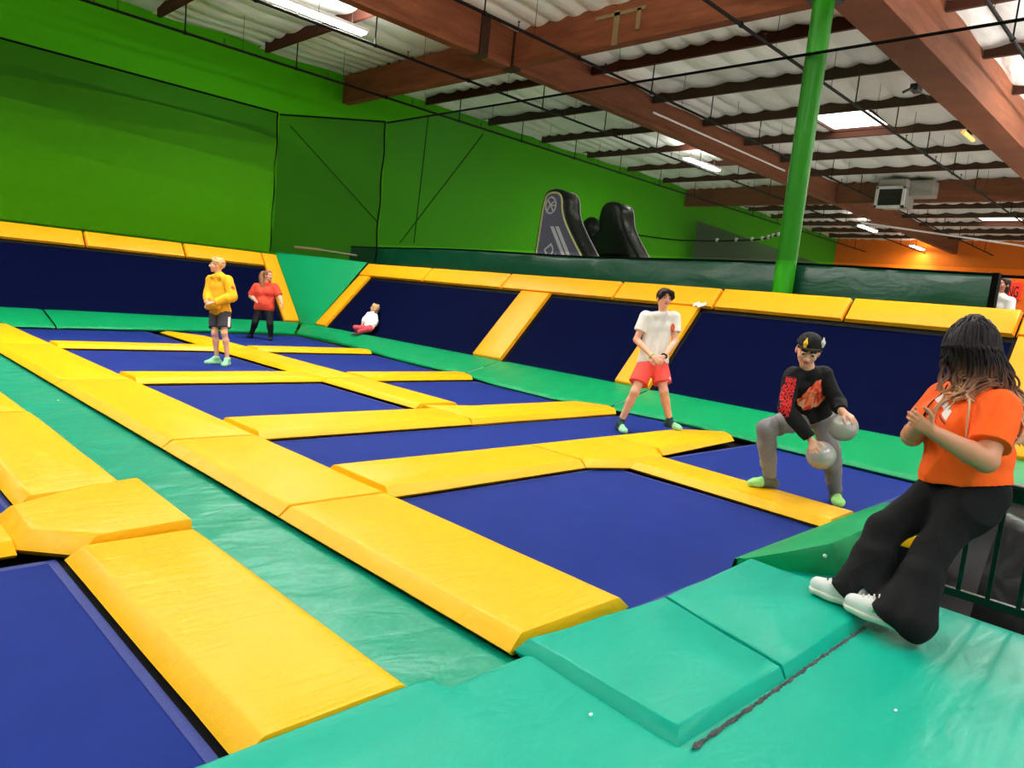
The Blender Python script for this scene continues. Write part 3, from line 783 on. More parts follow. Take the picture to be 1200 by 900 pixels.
# tower outline in (a, z): a runs along -y (to the right in view)
OUT = [(0, 2.0), (.08, 2.95), (.14, 3.95), (.30, 4.22), (.72, 4.24), (.96, 4.06), (1.02, 3.6), (1.42, 3.05), (2.15, 2.2), (2.2, -.95), (-.05, -.95)]
def tower(y0, x, label, sc=1., printed=True, rot=0., zt=4.24):
    fr = lambda a, z, o: (x + o * .9 + rot * a, y0 - a * sc + o * .15, z)
    t = thing('inflatable_tower', label, 'inflatable', (x, y0 - 1, -.95), 'inflatable towers beyond the barrier')
    P = smooth_outline(OUT, 2)
    P = [(a, zt + (z - 4.24) * sc if z > 1 else z) for a, z in P]
    obj('body', extrude_outline(P, .85, .09, fr), INK, t, smooth=True, angle=50)
    obj('edge_piping', tb([fr(a, z, .34) for a, z in P if z > 1], .02, 6), SILV, t)
    if printed:
        I = [(a, z) for a, z in inset_poly(ccw(P), .1)]
        obj('front_panel', plate(I, fr, -.427), INF, t)
        b = bmesh.new(); tube(b, [fr(a, z, -.43) for a, z in inset_poly(ccw(P), .115)], .026, 6, closed=True)
        obj('front_trim', b, CREAM, t)
        b = bmesh.new()
        for w in (0, .17):
            q = [(.55 + w, 3.28), (.67 + w, 3.28), (1.62 + w, 1.9), (1.5 + w, 1.9)]
            b.faces.new([b.verts.new(fr(a, z, -.436)) for a, z in q])
        obj('front_stripe', b, SILV, t)
        c0 = (.50, 3.80); b = bmesh.new()
        tube(b, [fr(c0[0] + .17 * math.cos(k * PI / 12), c0[1] + .20 * math.sin(k * PI / 12), -.436) for k in range(24)], .022, 6, closed=True)
        for d in (((-.09, .12), (.09, -.13)), ((.1, .1), (-.03, .0)), ((-.03, 0), (-.1, -.12)), ((-.02, .0), (.13, .0))):
            tube(b, [fr(c0[0] + d[0][0], c0[1] + d[0][1], -.436), fr(c0[0] + d[1][0], c0[1] + d[1][1], -.436)], .02, 6)
        obj('emblem', b, SILV, t)
        cu = bpy.data.curves.new('lettering', 'FONT'); cu.body = 'DE'; cu.size = .42; cu.extrude = .004
        to = bpy.data.objects.new('tmp', cu); C.objects.link(to)
        dg = bpy.context.evaluated_depsgraph_get(); dg.update()
        me = bpy.data.meshes.new_from_object(to.evaluated_get(dg)); bpy.data.objects.remove(to); bpy.data.curves.remove(cu)
        # letters run down the stripe, tilted
        ca, sa = math.cos(-.95), math.sin(-.95)
        for v in me.vertices:
            a = .52 + v.co.x * ca - v.co.y * sa; z = 2.72 + v.co.x * sa + v.co.y * ca
            v.co = Vector(fr(a - .12, z, -.437 - v.co.z))
        obj('lettering', me, SILV, t)
    return t
tower(13.36, 14.2, 'grey and black inflatable tower with a round emblem and big letters', 1.)
tower(12.97, 16.1, 'plain black inflatable tower right of the lettered one', .95, False, zt=4.22)
b = bmesh.new(); bmesh.ops.create_uvsphere(b, u_segments=20, v_segments=14, radius=.26)
for v in b.verts: v.co = Vector((15.2 + v.co.x, 12.55 + v.co.y, 3.42 + v.co.z * 1.15))
tube(b, [(15.2, 12.55, 3.2), (15.2, 12.5, -.95)], [.2, .3], 14)
single('inflatable_post', b, INK, 'round-headed black inflatable post between the two towers', 'inflatable', smooth=True)
# far nets and tag line
single('hanging_net', grid_bm(quad((31.3, 19.3, 3.0), (48.9, 19.3, 3.0), (48.9, 19.3, 5.3), (31.3, 19.3, 5.95)), 20, 8), netting('grey_netting', (.05, .055, .05), .72), 'grey net panel hanging on the green wall left of the column', 'net')
TAGPTS = [(18, 13.6, 3.66), (18, 11.6, 3.48), (18, 9.4, 3.52), (18, 8.7, 3.66)]
pts = [Vector(p) for p in catmull(TAGPTS, 8)]
A = pts[0]
t = thing('hanging_line', 'sagging dark line with small white tags before the far green wall', 'line', A)
obj('line', tb(pts, .022, 6), ROPE, t)
b = bmesh.new()
for k in range(12, len(pts), 2):
    p = pts[k]; box(b, p.x - .02, p.x + .02, p.y - .03, p.y + .03, p.z - .02, p.z + .07)
obj('tags', b, SILV, t)['kind'] = 'stuff'

# orange partition with the warning sign beyond the barrier end
struct('wall_partition', bx(16.2, 16.35, -6, 5.2, -.95, 2.72), mat('dark_orange_paint', (196, 84, 10), .7, .1, .8))
t = thing('warning_sign', 'red sign with black lettering on the orange partition at the right edge', 'sign', (16.19, 3.3, 2.3))
obj('board', bx(16.16, 16.2, 2.98, 3.60, 2.30, 2.62, .008), mat('red_sign_board', (216, 52, 36), .5, .05), t)
cu = bpy.data.curves.new('lettering', 'FONT'); cu.body = 'WARNING'; cu.size = .28; cu.extrude = .003
to = bpy.data.objects.new('tmp', cu); C.objects.link(to); dg = bpy.context.evaluated_depsgraph_get(); dg.update()
me = bpy.data.meshes.new_from_object(to.evaluated_get(dg)); bpy.data.objects.remove(to); bpy.data.curves.remove(cu)
w = max(v.co.x for v in me.vertices)
for v in me.vertices: v.co = Vector((16.158 - v.co.z, 3.57 - v.co.x * .55 / w, 2.355 + v.co.y * 1.0))
obj('lettering', me, mat('black_sign_paint', (20, 10, 10), .6), t)

# ---------------------------------------------------------------- railing at the lower right
RAILM = mat('dark_green_metal', (8, 42, 32), .35, .1, 6., metal=.2)
t = thing('railing', 'dark green metal railing with upright bars that the woman in orange leans on', 'railing', (4.66, -.1, -.1))
obj('bottom_rail', bx(4.64, 4.68, -1.6, 1.1, .0, .045, .006), RAILM, t)
obj('top_rail', bx(4.615, 4.705, -1.6, 1.1, .60, .70, .02), RAILM, t)
for k in range(20):
    y = 1.04 - k * .143
    obj('bar', bx(4.649, 4.671, y - .011, y + .011, .04, .61), RAILM, t)
for y in (1.08, -1.55): obj('post', bx(4.63, 4.69, y - .03, y + .03, -.1, .62, .005), RAILM, t)
# things on the low floor behind the railing
BV = mat('black_vinyl', (16, 16, 18), .3, .15, 3., bump=.02, bscale=3.)
b = grid_bm(lambda s, q: (5.15 + .9 * s + .05 * math.sin(3 * q), 0.95 - 1.8 * q, -.95 + 1.25 * (1 - (1 - s) ** 2) * (1 - .4 * q) + .03 * math.sin(6 * q + 4 * s)), 12, 18)
for v in list(b.verts): pass
r = bmesh.ops.extrude_face_region(b, geom=list(b.faces)); bmesh.ops.translate(b, verts=[e for e in r['geom'] if isinstance(e, bmesh.types.BMVert)], vec=(.12, 0, -.05))
single('folded_mat', b, BV, 'black folded vinyl mat leaning behind the railing', 'mat', smooth=True, angle=50)
b = bmesh.new(); box(b, 4.75, 5.05, -.9, 1.2, -.35, -.3); bevel_all(b, .01)
t = thing('step', 'dark step edge with grey nosing below the railing', 'step', (4.9, .1, -.95))
obj('tread', bx(4.72, 5.1, -1.6, 1.25, -.9, -.42, .01), mat('black_carpet', (18, 18, 20), .95, .4, 60.), t); obj('nosing', bx(4.72, 4.8, -1.6, 1.25, -.42, -.40), mat('worn_grey_edge', (110, 106, 112), .7, .4, 8.), t)
b.free()
t = thing('padded_block', 'black block with yellow top pad, glimpsed between the legs of the woman in orange', 'block', (5.3, 1.36, -.95))
obj('body', bx(5.14, 5.5, 1.28, 1.43, -.95, .07, .01), BV, t)
obj('top_pad', pad_bm([(5.13, 1.27), (5.51, 1.27), (5.51, 1.44), (5.13, 1.44)], .11, bev=.03, frame=flat_frame(.07)), YEL, t, smooth=True, angle=50)
# ---------------------------------------------------------------- implicit-surface modelling for figures
def unit(v): v = ARRAY(v, float); return v / max(1e-9, np.linalg.norm(v))
class SDF:
    """list of primitives blended with a smooth union; meshed as one continuous surface"""
    def __init__(self): self.ops = []; self.cuts = []
    def cone(self, a, b, ra, rb, k=.02): self.ops.append(('c', ARRAY(a, float), ARRAY(b, float), ra, rb, k)); return self
    def ell(self, c, r, M=None, k=.02, sub=False): self.ops.append(('s' if sub else 'e', ARRAY(c, float), ARRAY(r, float), np.eye(3) if M is None else ARRAY(M, float), 0, k)); return self
    def chain(self, pts, rs, k=.02):
        for (a, b), (ra, rb) in zip(zip(pts, pts[1:]), zip(rs, rs[1:])): self.cone(a, b, ra, rb, k)
        return self
    def cut(self, p, n, lo=None, hi=None, k=0): self.cuts.append((ARRAY(p, float), unit(n), lo, hi, k)); return self   # keeps the side the normal does NOT point to
    def add(self, child, k=.02): self.ops.append(('g', child, None, 0, 0, k)); return self
    def bounds(self):
        lo = np.full(3, 1e9); hi = -lo
        for o in self.ops:
            if o[0] == 'c':
                r = max(o[3], o[4]); lo = np.minimum(lo, np.minimum(o[1], o[2]) - r); hi = np.maximum(hi, np.maximum(o[1], o[2]) + r)
            elif o[0] == 'g':
                a, b = o[1].bounds(); lo = np.minimum(lo, a); hi = np.maximum(hi, b)
            elif o[0] == 'e':
                r = o[2].max(); lo = np.minimum(lo, o[1] - r); hi = np.maximum(hi, o[1] + r)
        return lo, hi
    def field(self, h, lo=None, n=None):
        if lo is None:
            lo, hi = self.bounds(); lo = lo - 3 * h; hi = hi + 3 * h
            n = np.ceil((hi - lo) / h).astype(int) + 1
        F = np.full(n, .3, np.float32)
        for o in self.ops:
            k = o[5]; mg = k + 3 * h
            if o[0] == 'g':
                a, b = o[1].bounds(); a = a - mg; b = b + mg
                i0 = np.maximum(0, np.floor((a - lo) / h).astype(int)); i1 = np.minimum(n, np.ceil((b - lo) / h).astype(int) + 1)
                D = o[1].field(h, lo + i0 * h, i1 - i0)[0]
                S = F[i0[0]:i1[0], i0[1]:i1[1], i0[2]:i1[2]]
                hh = np.maximum(k - np.abs(S - D), 0) / max(k, 1e-6); S[...] = np.minimum(S, D) - hh * hh * k * .25
                continue
            if o[0] == 'c':
                r = max(o[3], o[4]); a = np.minimum(o[1], o[2]) - r - mg; b = np.maximum(o[1], o[2]) + r + mg
            else:
                r = o[2].max(); a = o[1] - r - mg; b = o[1] + r + mg
            i0 = np.maximum(0, np.floor((a - lo) / h).astype(int)); i1 = np.minimum(n, np.ceil((b - lo) / h).astype(int) + 1)
            if (i1 <= i0).any(): continue
            X = (lo[0] + h * np.arange(i0[0], i1[0]))[:, None, None].astype(np.float32); Y = (lo[1] + h * np.arange(i0[1], i1[1]))[None, :, None].astype(np.float32); Zz = (lo[2] + h * np.arange(i0[2], i1[2]))[None, None, :].astype(np.float32)
            if o[0] == 'c':
                A, B = o[1], o[2]; d = B - A; L2 = max(1e-12, d @ d)
                px, py, pz = X - A[0], Y - A[1], Zz - A[2]
                t = np.clip((px * d[0] + py * d[1] + pz * d[2]) / L2, 0, 1)
                D = np.sqrt((px - t * d[0]) ** 2 + (py - t * d[1]) ** 2 + (pz - t * d[2]) ** 2) - (o[3] + (o[4] - o[3]) * t)
            else:
                c, R, M = o[1], o[2], o[3]
                px, py, pz = X - c[0], Y - c[1], Zz - c[2]
                q = [px * M[i][0] + py * M[i][1] + pz * M[i][2] for i in range(3)]
                k0 = np.sqrt((q[0] / R[0]) ** 2 + (q[1] / R[1]) ** 2 + (q[2] / R[2]) ** 2)
                k1 = np.sqrt((q[0] / R[0] ** 2) ** 2 + (q[1] / R[1] ** 2) ** 2 + (q[2] / R[2] ** 2) ** 2) + 1e-9
                D = k0 * (k0 - 1) / k1
            S = F[i0[0]:i1[0], i0[1]:i1[1], i0[2]:i1[2]]
            if o[0] == 's':
                D = -D; hh = np.maximum(k - np.abs(S - D), 0) / max(k, 1e-6); S[...] = np.maximum(S, D) + hh * hh * k * .25
            else:
                hh = np.maximum(k - np.abs(S - D), 0) / max(k, 1e-6); S[...] = np.minimum(S, D) - hh * hh * k * .25
        if self.cuts:
            X = (lo[0] + h * np.arange(n[0]))[:, None, None]; Y = (lo[1] + h * np.arange(n[1]))[None, :, None]; Zz = (lo[2] + h * np.arange(n[2]))[None, None, :]
            for p, nn, clo, chi, k in self.cuts:
                D = (X - p[0]) * nn[0] + (Y - p[1]) * nn[1] + (Zz - p[2]) * nn[2]
                if clo is not None:      # cut limited to a ball (centre clo, radius chi)
                    bd = np.sqrt((X - clo[0]) ** 2 + (Y - clo[1]) ** 2 + (Zz - clo[2]) ** 2) - chi
                    D = np.minimum(D, -bd)
                F = np.maximum(F, D.astype(np.float32))
        return F, lo
    def mesh(self, h):
        F, lo = self.field(h)
        F[0] = F[-1] = .3; F[:, 0] = F[:, -1] = .3; F[:, :, 0] = F[:, :, -1] = .3
        return surface_nets(F, lo, h)

def surface_nets(F, lo, h):
    ins = F < 0
    c = ins[:-1, :-1, :-1].astype(np.int8)
    tot = np.zeros_like(c)
    for dx in (0, 1):
        for dy in (0, 1):
            for dz in (0, 1):
                tot += ins[dx:F.shape[0] - 1 + dx, dy:F.shape[1] - 1 + dy, dz:F.shape[2] - 1 + dz]
    mix = (tot > 0) & (tot < 8)
    I = np.argwhere(mix)
    idx = np.full(mix.shape, -1, np.int32); idx[mix] = np.arange(len(I))
    P = np.zeros((len(I), 3)); W = np.zeros(len(I))
    cor = [(dx, dy, dz) for dx in (0, 1) for dy in (0, 1) for dz in (0, 1)]
    val = {k: F[I[:, 0] + k[0], I[:, 1] + k[1], I[:, 2] + k[2]] for k in cor}
    for a in cor:
        for ax in range(3):
            if a[ax]: continue
            b = list(a); b[ax] = 1; b = tuple(b)
            fa, fb = val[a], val[b]; m = (fa < 0) != (fb < 0)
            t = np.where(m, fa / np.where(np.abs(fa - fb) < 1e-9, 1, fa - fb), 0)
            q = np.tile(ARRAY(a, float), (len(I), 1)); q[:, ax] += t
            P[m] += q[m]; W[m] += 1
    P = (P / W[:, None] + I) * h + lo
    faces = []
    for ax in range(3):
        sl0 = [slice(None)] * 3; sl1 = [slice(None)] * 3
        sl0[ax] = slice(0, -1); sl1[ax] = slice(1, None)
        A, B = ins[tuple(sl0)], ins[tuple(sl1)]
        E = np.argwhere(A != B)
        o1, o2 = [(1, 2), (2, 0), (0, 1)][ax]
        ok = (E[:, o1] > 0) & (E[:, o2] > 0) & (E[:, o1] < F.shape[o1] - 1) & (E[:, o2] < F.shape[o2] - 1); E = E[ok]
        if not len(E): continue
        def cell(d1, d2):
            q = E.copy(); q[:, o1] -= d1; q[:, o2] -= d2
            return idx[q[:, 0], q[:, 1], q[:, 2]]
        quad = np.stack([cell(1, 1), cell(0, 1), cell(0, 0), cell(1, 0)], 1)
        fl = ~A[E[:, 0], E[:, 1], E[:, 2]]
        quad[fl] = quad[fl][:, ::-1]
        faces.append(quad)
    return P, np.concatenate(faces)

def npmesh(name, P, Fc):
    me = bpy.data.meshes.new(name)
    me.vertices.add(len(P)); me.vertices.foreach_set('co', np.ascontiguousarray(P, np.float32).ravel())
    me.loops.add(Fc.size); me.loops.foreach_set('vertex_index', np.ascontiguousarray(Fc, np.int32).ravel())
    me.polygons.add(len(Fc)); me.polygons.foreach_set('loop_start', np.arange(0, Fc.size, 4, dtype=np.int32))
    me.update(calc_edges=True); me.validate()
    return me

def smooth_pts(P, Fc, it=1, lam=.5):
    for _ in range(it):
        A = np.zeros_like(P); W = np.zeros(len(P))
        for k in range(4):
            for s in (1, 3):
                np.add.at(A, Fc[:, k], P[Fc[:, (k + s) % 4]]); np.add.at(W, Fc[:, k], 1)
        P = P * (1 - lam) + lam * A / np.maximum(W, 1)[:, None]
    return P

def vnormals(P, Fc):
    n = np.cross(P[Fc[:, 2]] - P[Fc[:, 0]], P[Fc[:, 3]] - P[Fc[:, 1]])
    V = np.zeros_like(P)
    for k in range(4): np.add.at(V, Fc[:, k], n)
    return V / np.maximum(1e-9, np.linalg.norm(V, axis=1))[:, None]

def part(name, s, h, m, parent, folds=0., fscale=14., fdir=(1, 1, .4), it=1, slots=None, seed=0):
    """mesh an SDF and link it as a part; folds: soft cloth creases along the normals; slots: [(fn(points) -> mask)] for further materials"""
    P, Fc = s.mesh(h)
    P = smooth_pts(P, Fc, it)
    if folds:
        rs = np.random.RandomState(seed); V = vnormals(P, Fc); d = 0
        for _ in range(7):
            w = rs.randn(3) * fscale * ARRAY(fdir); u = rs.randn(3) * fscale * .35
            d = d + rs.rand() * (1 - np.abs(np.sin((P @ w) * .5 + 1.6 * np.sin(P @ u) + rs.rand() * 6))) ** 2
        P = P + V * (folds * (d - d.mean()))[:, None]
    me = npmesh(name, P, Fc)
    o = obj(name, me, m, parent, smooth=True)
    if slots:
        c = P[Fc].mean(1); ids = np.zeros(len(Fc), np.int32)
        for i, fn in enumerate(slots): ids[fn(c)] = i + 1
        me.polygons.foreach_set('material_index', ids)
    return o

# ---------------------------------------------------------------- skin, hair, cloth materials
def skin(name, col, rosy=.10):
    m, nt, p = new_mat(name); L = nt.links
    c = srgb(col)
    nz = N(nt, 'ShaderNodeTexNoise', Scale=9., Detail=4.); L.new(coords(nt), nz.inputs['Vector'])
    mx = nt.nodes.new('ShaderNodeMix'); mx.data_type = 'RGBA'
    mx.inputs[6].default_value = (c[0] * .93, c[1] * .88, c[2] * .86, 1); mx.inputs[7].default_value = (min(1, c[0] * 1.05), c[1] * 1.03, c[2], 1)
    L.new(nz.outputs[0], mx.inputs[0]); L.new(mx.outputs[2], p.inputs['Base Color'])
    p.inputs['Roughness'].default_value = .48; p.inputs['Subsurface Weight'].default_value = .12
    p.inputs['Subsurface Radius'].default_value = (.012, .004, .002); p.inputs['Subsurface Scale'].default_value = 1.
    return m
def cloth(name, col, rough=.85, var=.07, weave=.0006): return mat(name, col, rough, var, 6., bump=.0015, bscale=40., fine=weave, fscale=500, spec=.25)
EYEW = mat('eye_white', (235, 232, 226), .25, .02); IRIS = mat('dark_iris', (40, 28, 20), .2)

def frame_head(F, U):
    F = unit(F); U = ARRAY(U, float); U = unit(U - F * (U @ F)); R = np.cross(F, U)
    return np.stack([R, F, U])          # rows: right-of-face, forward, up

def head_ops(s, H, M, S, jaw=1., child=False):
    """skull, face, ears into SDF s. local axes: x right, y forward, z up; S = head height"""
    W = lambda x, y, z: H + S * (x * M[0] + y * M[1] + z * M[2])
    R = lambda *r: ARRAY(r) * S
    s.ell(W(0, -.06, .10), R(.335, .42, .40), M, .03 * S / .23)
    s.ell(W(0, .10, -.12), R(.275 * jaw, .295, .36), M, .10 * S)
    s.ell(W(0, .24, -.40), R(.12 * jaw, .11, .09), M, .09 * S)
    for d in (-1, 1):
        s.ell(W(d * .17, .22, -.10), R(.11, .12, .11), M, .08 * S)                 # cheek
        s.ell(W(d * .15, .395, .045), R(.095, .07, .065), M, .05 * S, sub=True)     # eye socket
        s.cone(W(d * .05, .40, .125), W(d * .22, .335, .135), .035 * S, .03 * S, .04 * S)   # brow
        s.ell(W(d * .345, -.03, -.03), R(.04, .095, .14), M, .015 * S)              # ear
        s.ell(W(d * .05, .435, -.115), R(.045, .045, .035), M, .03 * S)             # nostril wing
    s.cone(W(0, .385, .08), W(0, .49, -.10), .032 * S, .046 * S, .035 * S)          # nose
    s.ell(W(0, .395, -.215), R(.11, .045, .028), M, .02 * S)                        # upper lip
    s.ell(W(0, .385, -.262), R(.095, .045, .03), M, .02 * S)                        # lower lip
    return W

def lips_mask(H, M, S):
    def fn(c):
        q = ((c - H) @ M.T) / S
        return ((q[:, 0] / .115) ** 2 + ((q[:, 2] + .238) / .058) ** 2 < 1) & (q[:, 1] > .33)
    return fn
def brow_mask(H, M, S):
    def fn(c):
        q = ((c - H) @ M.T) / S; a = np.abs(q[:, 0])
        return (a > .045) & (a < .25) & (np.abs(q[:, 2] - (.15 - .5 * (a - .13) ** 2)) < .022) & (q[:, 1] > .25)
    return fn
def eyes(H, M, S, parent, look=(0, 0)):
    for d in (-1, 1):
        c = H + S * (d * .148 * M[0] + .332 * M[1] + .035 * M[2])
        b = bmesh.new(); bmesh.ops.create_uvsphere(b, u_segments=14, v_segments=10, radius=.060 * S)
        for v in b.verts: v.co = Vector(c) + v.co
        f0 = unit(M[1] + look[0] * M[0] + look[1] * M[2])
        b.faces.ensure_lookup_table()
        for f in b.faces:
            q = unit(ARRAY(f.calc_center_median()) - c)
            if q @ f0 > .70: f.material_index = 1
        obj('eye', b, [EYEW, IRIS], parent, smooth=True)

def hand_ops(s, wr, D, Np, thumb, L=.18, curl=(.3, .4, .5, .6), spread=.10, tcurl=.3, k=.006, base_curl=0.):
    """wrist wr, D wrist->knuckles, Np palm normal (palm faces Np), thumb: +1/-1 side; five separate fingers"""
    D = unit(D); Np = unit(ARRAY(Np, float) - D * (ARRAY(Np, float) @ D)); X = np.cross(D, Np) * thumb      # X towards the thumb
    wr = ARRAY(wr, float); pl = .50 * L
    kn = [wr + D * pl * f + X * L * x for f, x in ((.98, .155), (1.03, .05), (.98, -.055), (.88, -.15))]
    for q in kn: s.cone(wr + D * .12 * L + X * ((q - wr) @ X) * .5, q, .082 * L, .062 * L, .016)
    lens = (.40, .45, .41, .32)
    for i, q in enumerate(kn):
        d = unit(D + X * spread * (1.3 - i)); p = q; r = (.052 - (.006 if i == 3 else 0)) * L
        tot = 0
        for j, fr in enumerate((.45, .31, .24)):
            tot += (base_curl + curl[i] * (.9, 1.1, .8)[j])
            dd = unit(d * math.cos(tot) + Np * math.sin(tot))
            e = p + dd * lens[i] * L * fr
            s.cone(p, e, r, r * .9, k); p = e; r *= .9
    b0 = wr + D * .16 * L + X * .14 * L
    t1 = b0 + unit(D * .6 + X * .75 + Np * tcurl) * .25 * L
    t2 = t1 + unit(D * .85 + X * .35 + Np * tcurl * 1.6) * .19 * L
    t3 = t2 + unit(D * .95 + X * .05 + Np * tcurl * 2) * .14 * L
    s.cone(wr + D * .08 * L, b0, .075 * L, .07 * L, .014); s.chain([b0, t1, t2, t3], [.072 * L, .062 * L, .055 * L, .045 * L], k)
    return s

class Fig:
    """torso frame from the joints; all radii scale with the girth g"""
    def __init__(self, J, s=1., g=1., hipw=1., fwd=None, flat=.2):
        self.flat = flat
        self.J = {k: ARRAY(v, float) for k, v in J.items()}; J = self.J; self.s = s; self.g = g; self.hipw = hipw
        self.pel = (J['hipA'] + J['hipB']) / 2; self.ch0 = (J['shA'] + J['shB']) / 2
        self.up = unit(self.ch0 - self.pel)
        self.sx = unit(J['shB'] - J['shA']); self.hx = unit(J['hipB'] - J['hipA'])
        f = np.cross(self.up, self.sx); f = unit(f)
        if fwd is not None and f @ ARRAY(fwd, float) < 0: f = -f
        self.fw = f
        self.L = np.linalg.norm(self.ch0 - self.pel)
    def lerp(self, t): return self.pel * (1 - t) + self.ch0 * t
    def torso(self, o, t=0., bust=0., belly=0., loose=0., straight=False):
        s, g, J = self.s, self.g, self.J; fl = self.flat
        P = self.pel + self.up * .04 * s; Wp = self.lerp(.45); Cp = self.lerp(.78)
        rh, rw, rc = .092 * s * g, .082 * s * g, .094 * s * g
        hw, ww, cw = .070 * s * self.hipw, .055 * s * g, .066 * s * g
        hw, ww, cw = hw + rh * fl, ww + rw * fl, cw + rc * fl
        rh, rw, rc = rh * (1 - fl) + t + loose, rw * (1 - fl) + t + loose, rc * (1 - fl) + t
        A = lambda c, w, x: (c - x * w, c + x * w)
        h0, h1 = A(P, hw, self.hx); w0, w1 = A(Wp, ww, unit(self.hx + self.sx)); c0, c1 = A(Cp, cw, self.sx)
        kk = .03 * s
        if straight:
            for a, b in ((h0, c0), (h1, c1), ((h0 + h1) / 2, (c0 + c1) / 2)): o.cone(a, b, rh, rc, kk)
        else:
            for a, b in ((h0, w0), (h1, w1)): o.cone(a, b, rh, rw, kk)
            for a, b in ((w0, c0), (w1, c1)): o.cone(a, b, rw, rc, kk)
            o.cone(w0, w1, rw, rw, kk)
        o.cone(h0, h1, rh, rh, kk); o.cone(c0, c1, rc, rc, kk)
        y0 = J['shA'] + self.sx * .02 * s; y1 = J['shB'] - self.sx * .02 * s
        nk = J['neck']; ry = .052 * s * (1 + (g - 1) * .4) + t
        o.cone(y0, c0, ry, rc * .9, kk); o.cone(y1, c1, ry, rc * .9, kk)
        nb = nk - self.up * .03 * s
        o.cone(y0, nb, ry * .92, .050 * s + t * .6, kk); o.cone(y1, nb, ry * .92, .050 * s + t * .6, kk)
        o.cone(nb, Cp, .06 * s + t, rc * .9, kk)
        if bust:
            for d in (-1, 1): o.ell(Cp + self.sx * d * .075 * s * g + self.fw * (.07 * s * g) - self.up * .03 * s, ARRAY((.085, .085, .085)) * s * bust + t, None, .05 * s)
        if belly: o.ell(self.lerp(.22) + self.fw * .06 * s * g, ARRAY((.14, .14, .15)) * s * belly + t, None, .07 * s)
        return o
    def arm(self, o, side, t=0., f=2.0, r=(.05, .041, .037, .026), k=.02):
        """f: share of the arm covered, 0..1 upper arm, 1..2 forearm"""
        s, J = self.s, self.J; g = 1 + (self.g - 1) * .55
        a, e, w = J['sh' + side], J['el' + side], J['wr' + side]
        if f <= 1:
            o.cone(a, a + (e - a) * f, r[0] * s * g + t, (r[0] + (r[1] - r[0]) * f) * s * g + t, k)
        else:
            o.cone(a, e, r[0] * s * g + t, r[1] * s * g + t, k)
            q = f - 1; m = e + (w - e) * min(.3, q)
            o.cone(e, m, r[1] * s * g + t, (r[2] + .003) * s * g + t, k)
            if q > .3: o.cone(m, e + (w - e) * q, (r[2] + .003) * s * g + t, (r[2] + (r[3] - r[2]) * q) * s * g + t, k)
        return o
    def leg(self, o, side, t=0., f=2.0, r=(.085, .054, .05, .036), flare=0., k=.03, tk=None):
        s, J = self.s, self.J; g = 1 + (self.g - 1) * .8
        a, e, w = J['hip' + side], J['kn' + side], J['an' + side]
        if f <= 1:
            o.cone(a, a + (e - a) * f, r[0] * s * g + t, (r[0] + (r[1] - r[0]) * f) * s * g + t + flare, k); return o
        o.cone(a, e, r[0] * s * g + t, r[1] * s * (1 + (g - 1) * .8) + t, k)
        q = f - 1; bk = unit(np.cross(np.cross(w - e, self.fw), w - e)); bk = -unit(self.fw - unit(w - e) * (self.fw @ unit(w - e)))
        m = e + (w - e) * .3 + bk * .012 * s
        gg = 1 + (g - 1) * .6
        rm = r[2] * 1.06 * s * gg + t
        re = (r[2] + (r[3] - r[2]) * q) * s * gg + t + flare
        o.cone(e, m, r[1] * s * gg + t, rm + flare * .15, k); o.cone(m, e + (w - e) * q, rm + flare * .15, re, k)
        return o
    def neck(self, o, H, M, S, r=.054):
        g = 1 + (self.g - 1) * .3
        o.cone(self.J['neck'] - self.up * .05 * self.s, H + S * (-.10 * M[1] - .30 * M[2]), r * self.s * g * 1.1, r * self.s * g * .98, .03)
    def foot(self, o, side, t=0., sole=None, L=.24, w=.036):
        s, J = self.s, self.J; an = J['an' + side]; to = J['to' + side]
        d = to - an; d[2] = 0; d = unit(d)
        z = to[2]
        heel = ARRAY((*(an[:2] - d[:2] * .045 * s), z + .032 * s)); ball = ARRAY((*(an[:2] + d[:2] * (L * .55) * s), z + .026 * s)); tip = ARRAY((*(an[:2] + d[:2] * (L * .74) * s), z + .020 * s))
        x = ARRAY((-d[1], d[0], 0))
        o.cone(an, heel, .036 * s + t, .034 * s + t, .03); o.cone(an + d * .01, ball, .036 * s + t, .028 * s + t, .03)
        for q in (-1, 1): o.cone(heel, ball + x * q * .020 * s, .031 * s + t, .026 * s + t, .02); o.cone(ball + x * q * .020 * s, tip + x * q * .012 * s, .026 * s + t, .02 * s + t, .02)
        o.cut((0, 0, z - t), (0, 0, -1))
        return d

def strands(name, roots, m, parent, seed=0, n=6, r=.010):
    """wavy locks: each root = list of control points; tapered tubes in one mesh"""
    b = bmesh.new(); rnd = random.Random(seed)
    for pts in roots:
        rs = [r * (1.0 - .25 * (k / (len(pts) - 1)) - (.55 if k == len(pts) - 1 else 0)) for k in range(len(pts))]
        tube(b, pts, rs, n)
    return obj(name, b, m, parent, smooth=True)
# ---------------------------------------------------------------- people
RT = ARRAY((.708, -.706, 0)); TW = ARRAY((-.714, -.70, 0)); UPZ = ARRAY((0, 0, 1.))
SKIN = skin('light_skin', (226, 170, 144)); SKIN2 = skin('warm_skin', (192, 130, 100)); LIP = skin('lip_skin', (186, 104, 96))
HDARK = mat('dark_brown_hair', (44, 28, 22), .45, .35, 40., (1, 1, .2), bump=.006, bscale=90., bstretch=(1, 1, .12))
HBLOND = mat('blond_hair', (196, 158, 112), .5, .3, 40., (1, 1, .2), bump=.006, bscale=90., bstretch=(1, 1, .15))
HBROWN = mat('light_brown_hair', (138, 94, 64), .5, .35, 40., (1, 1, .2), bump=.006, bscale=90., bstretch=(1, 1, .12))

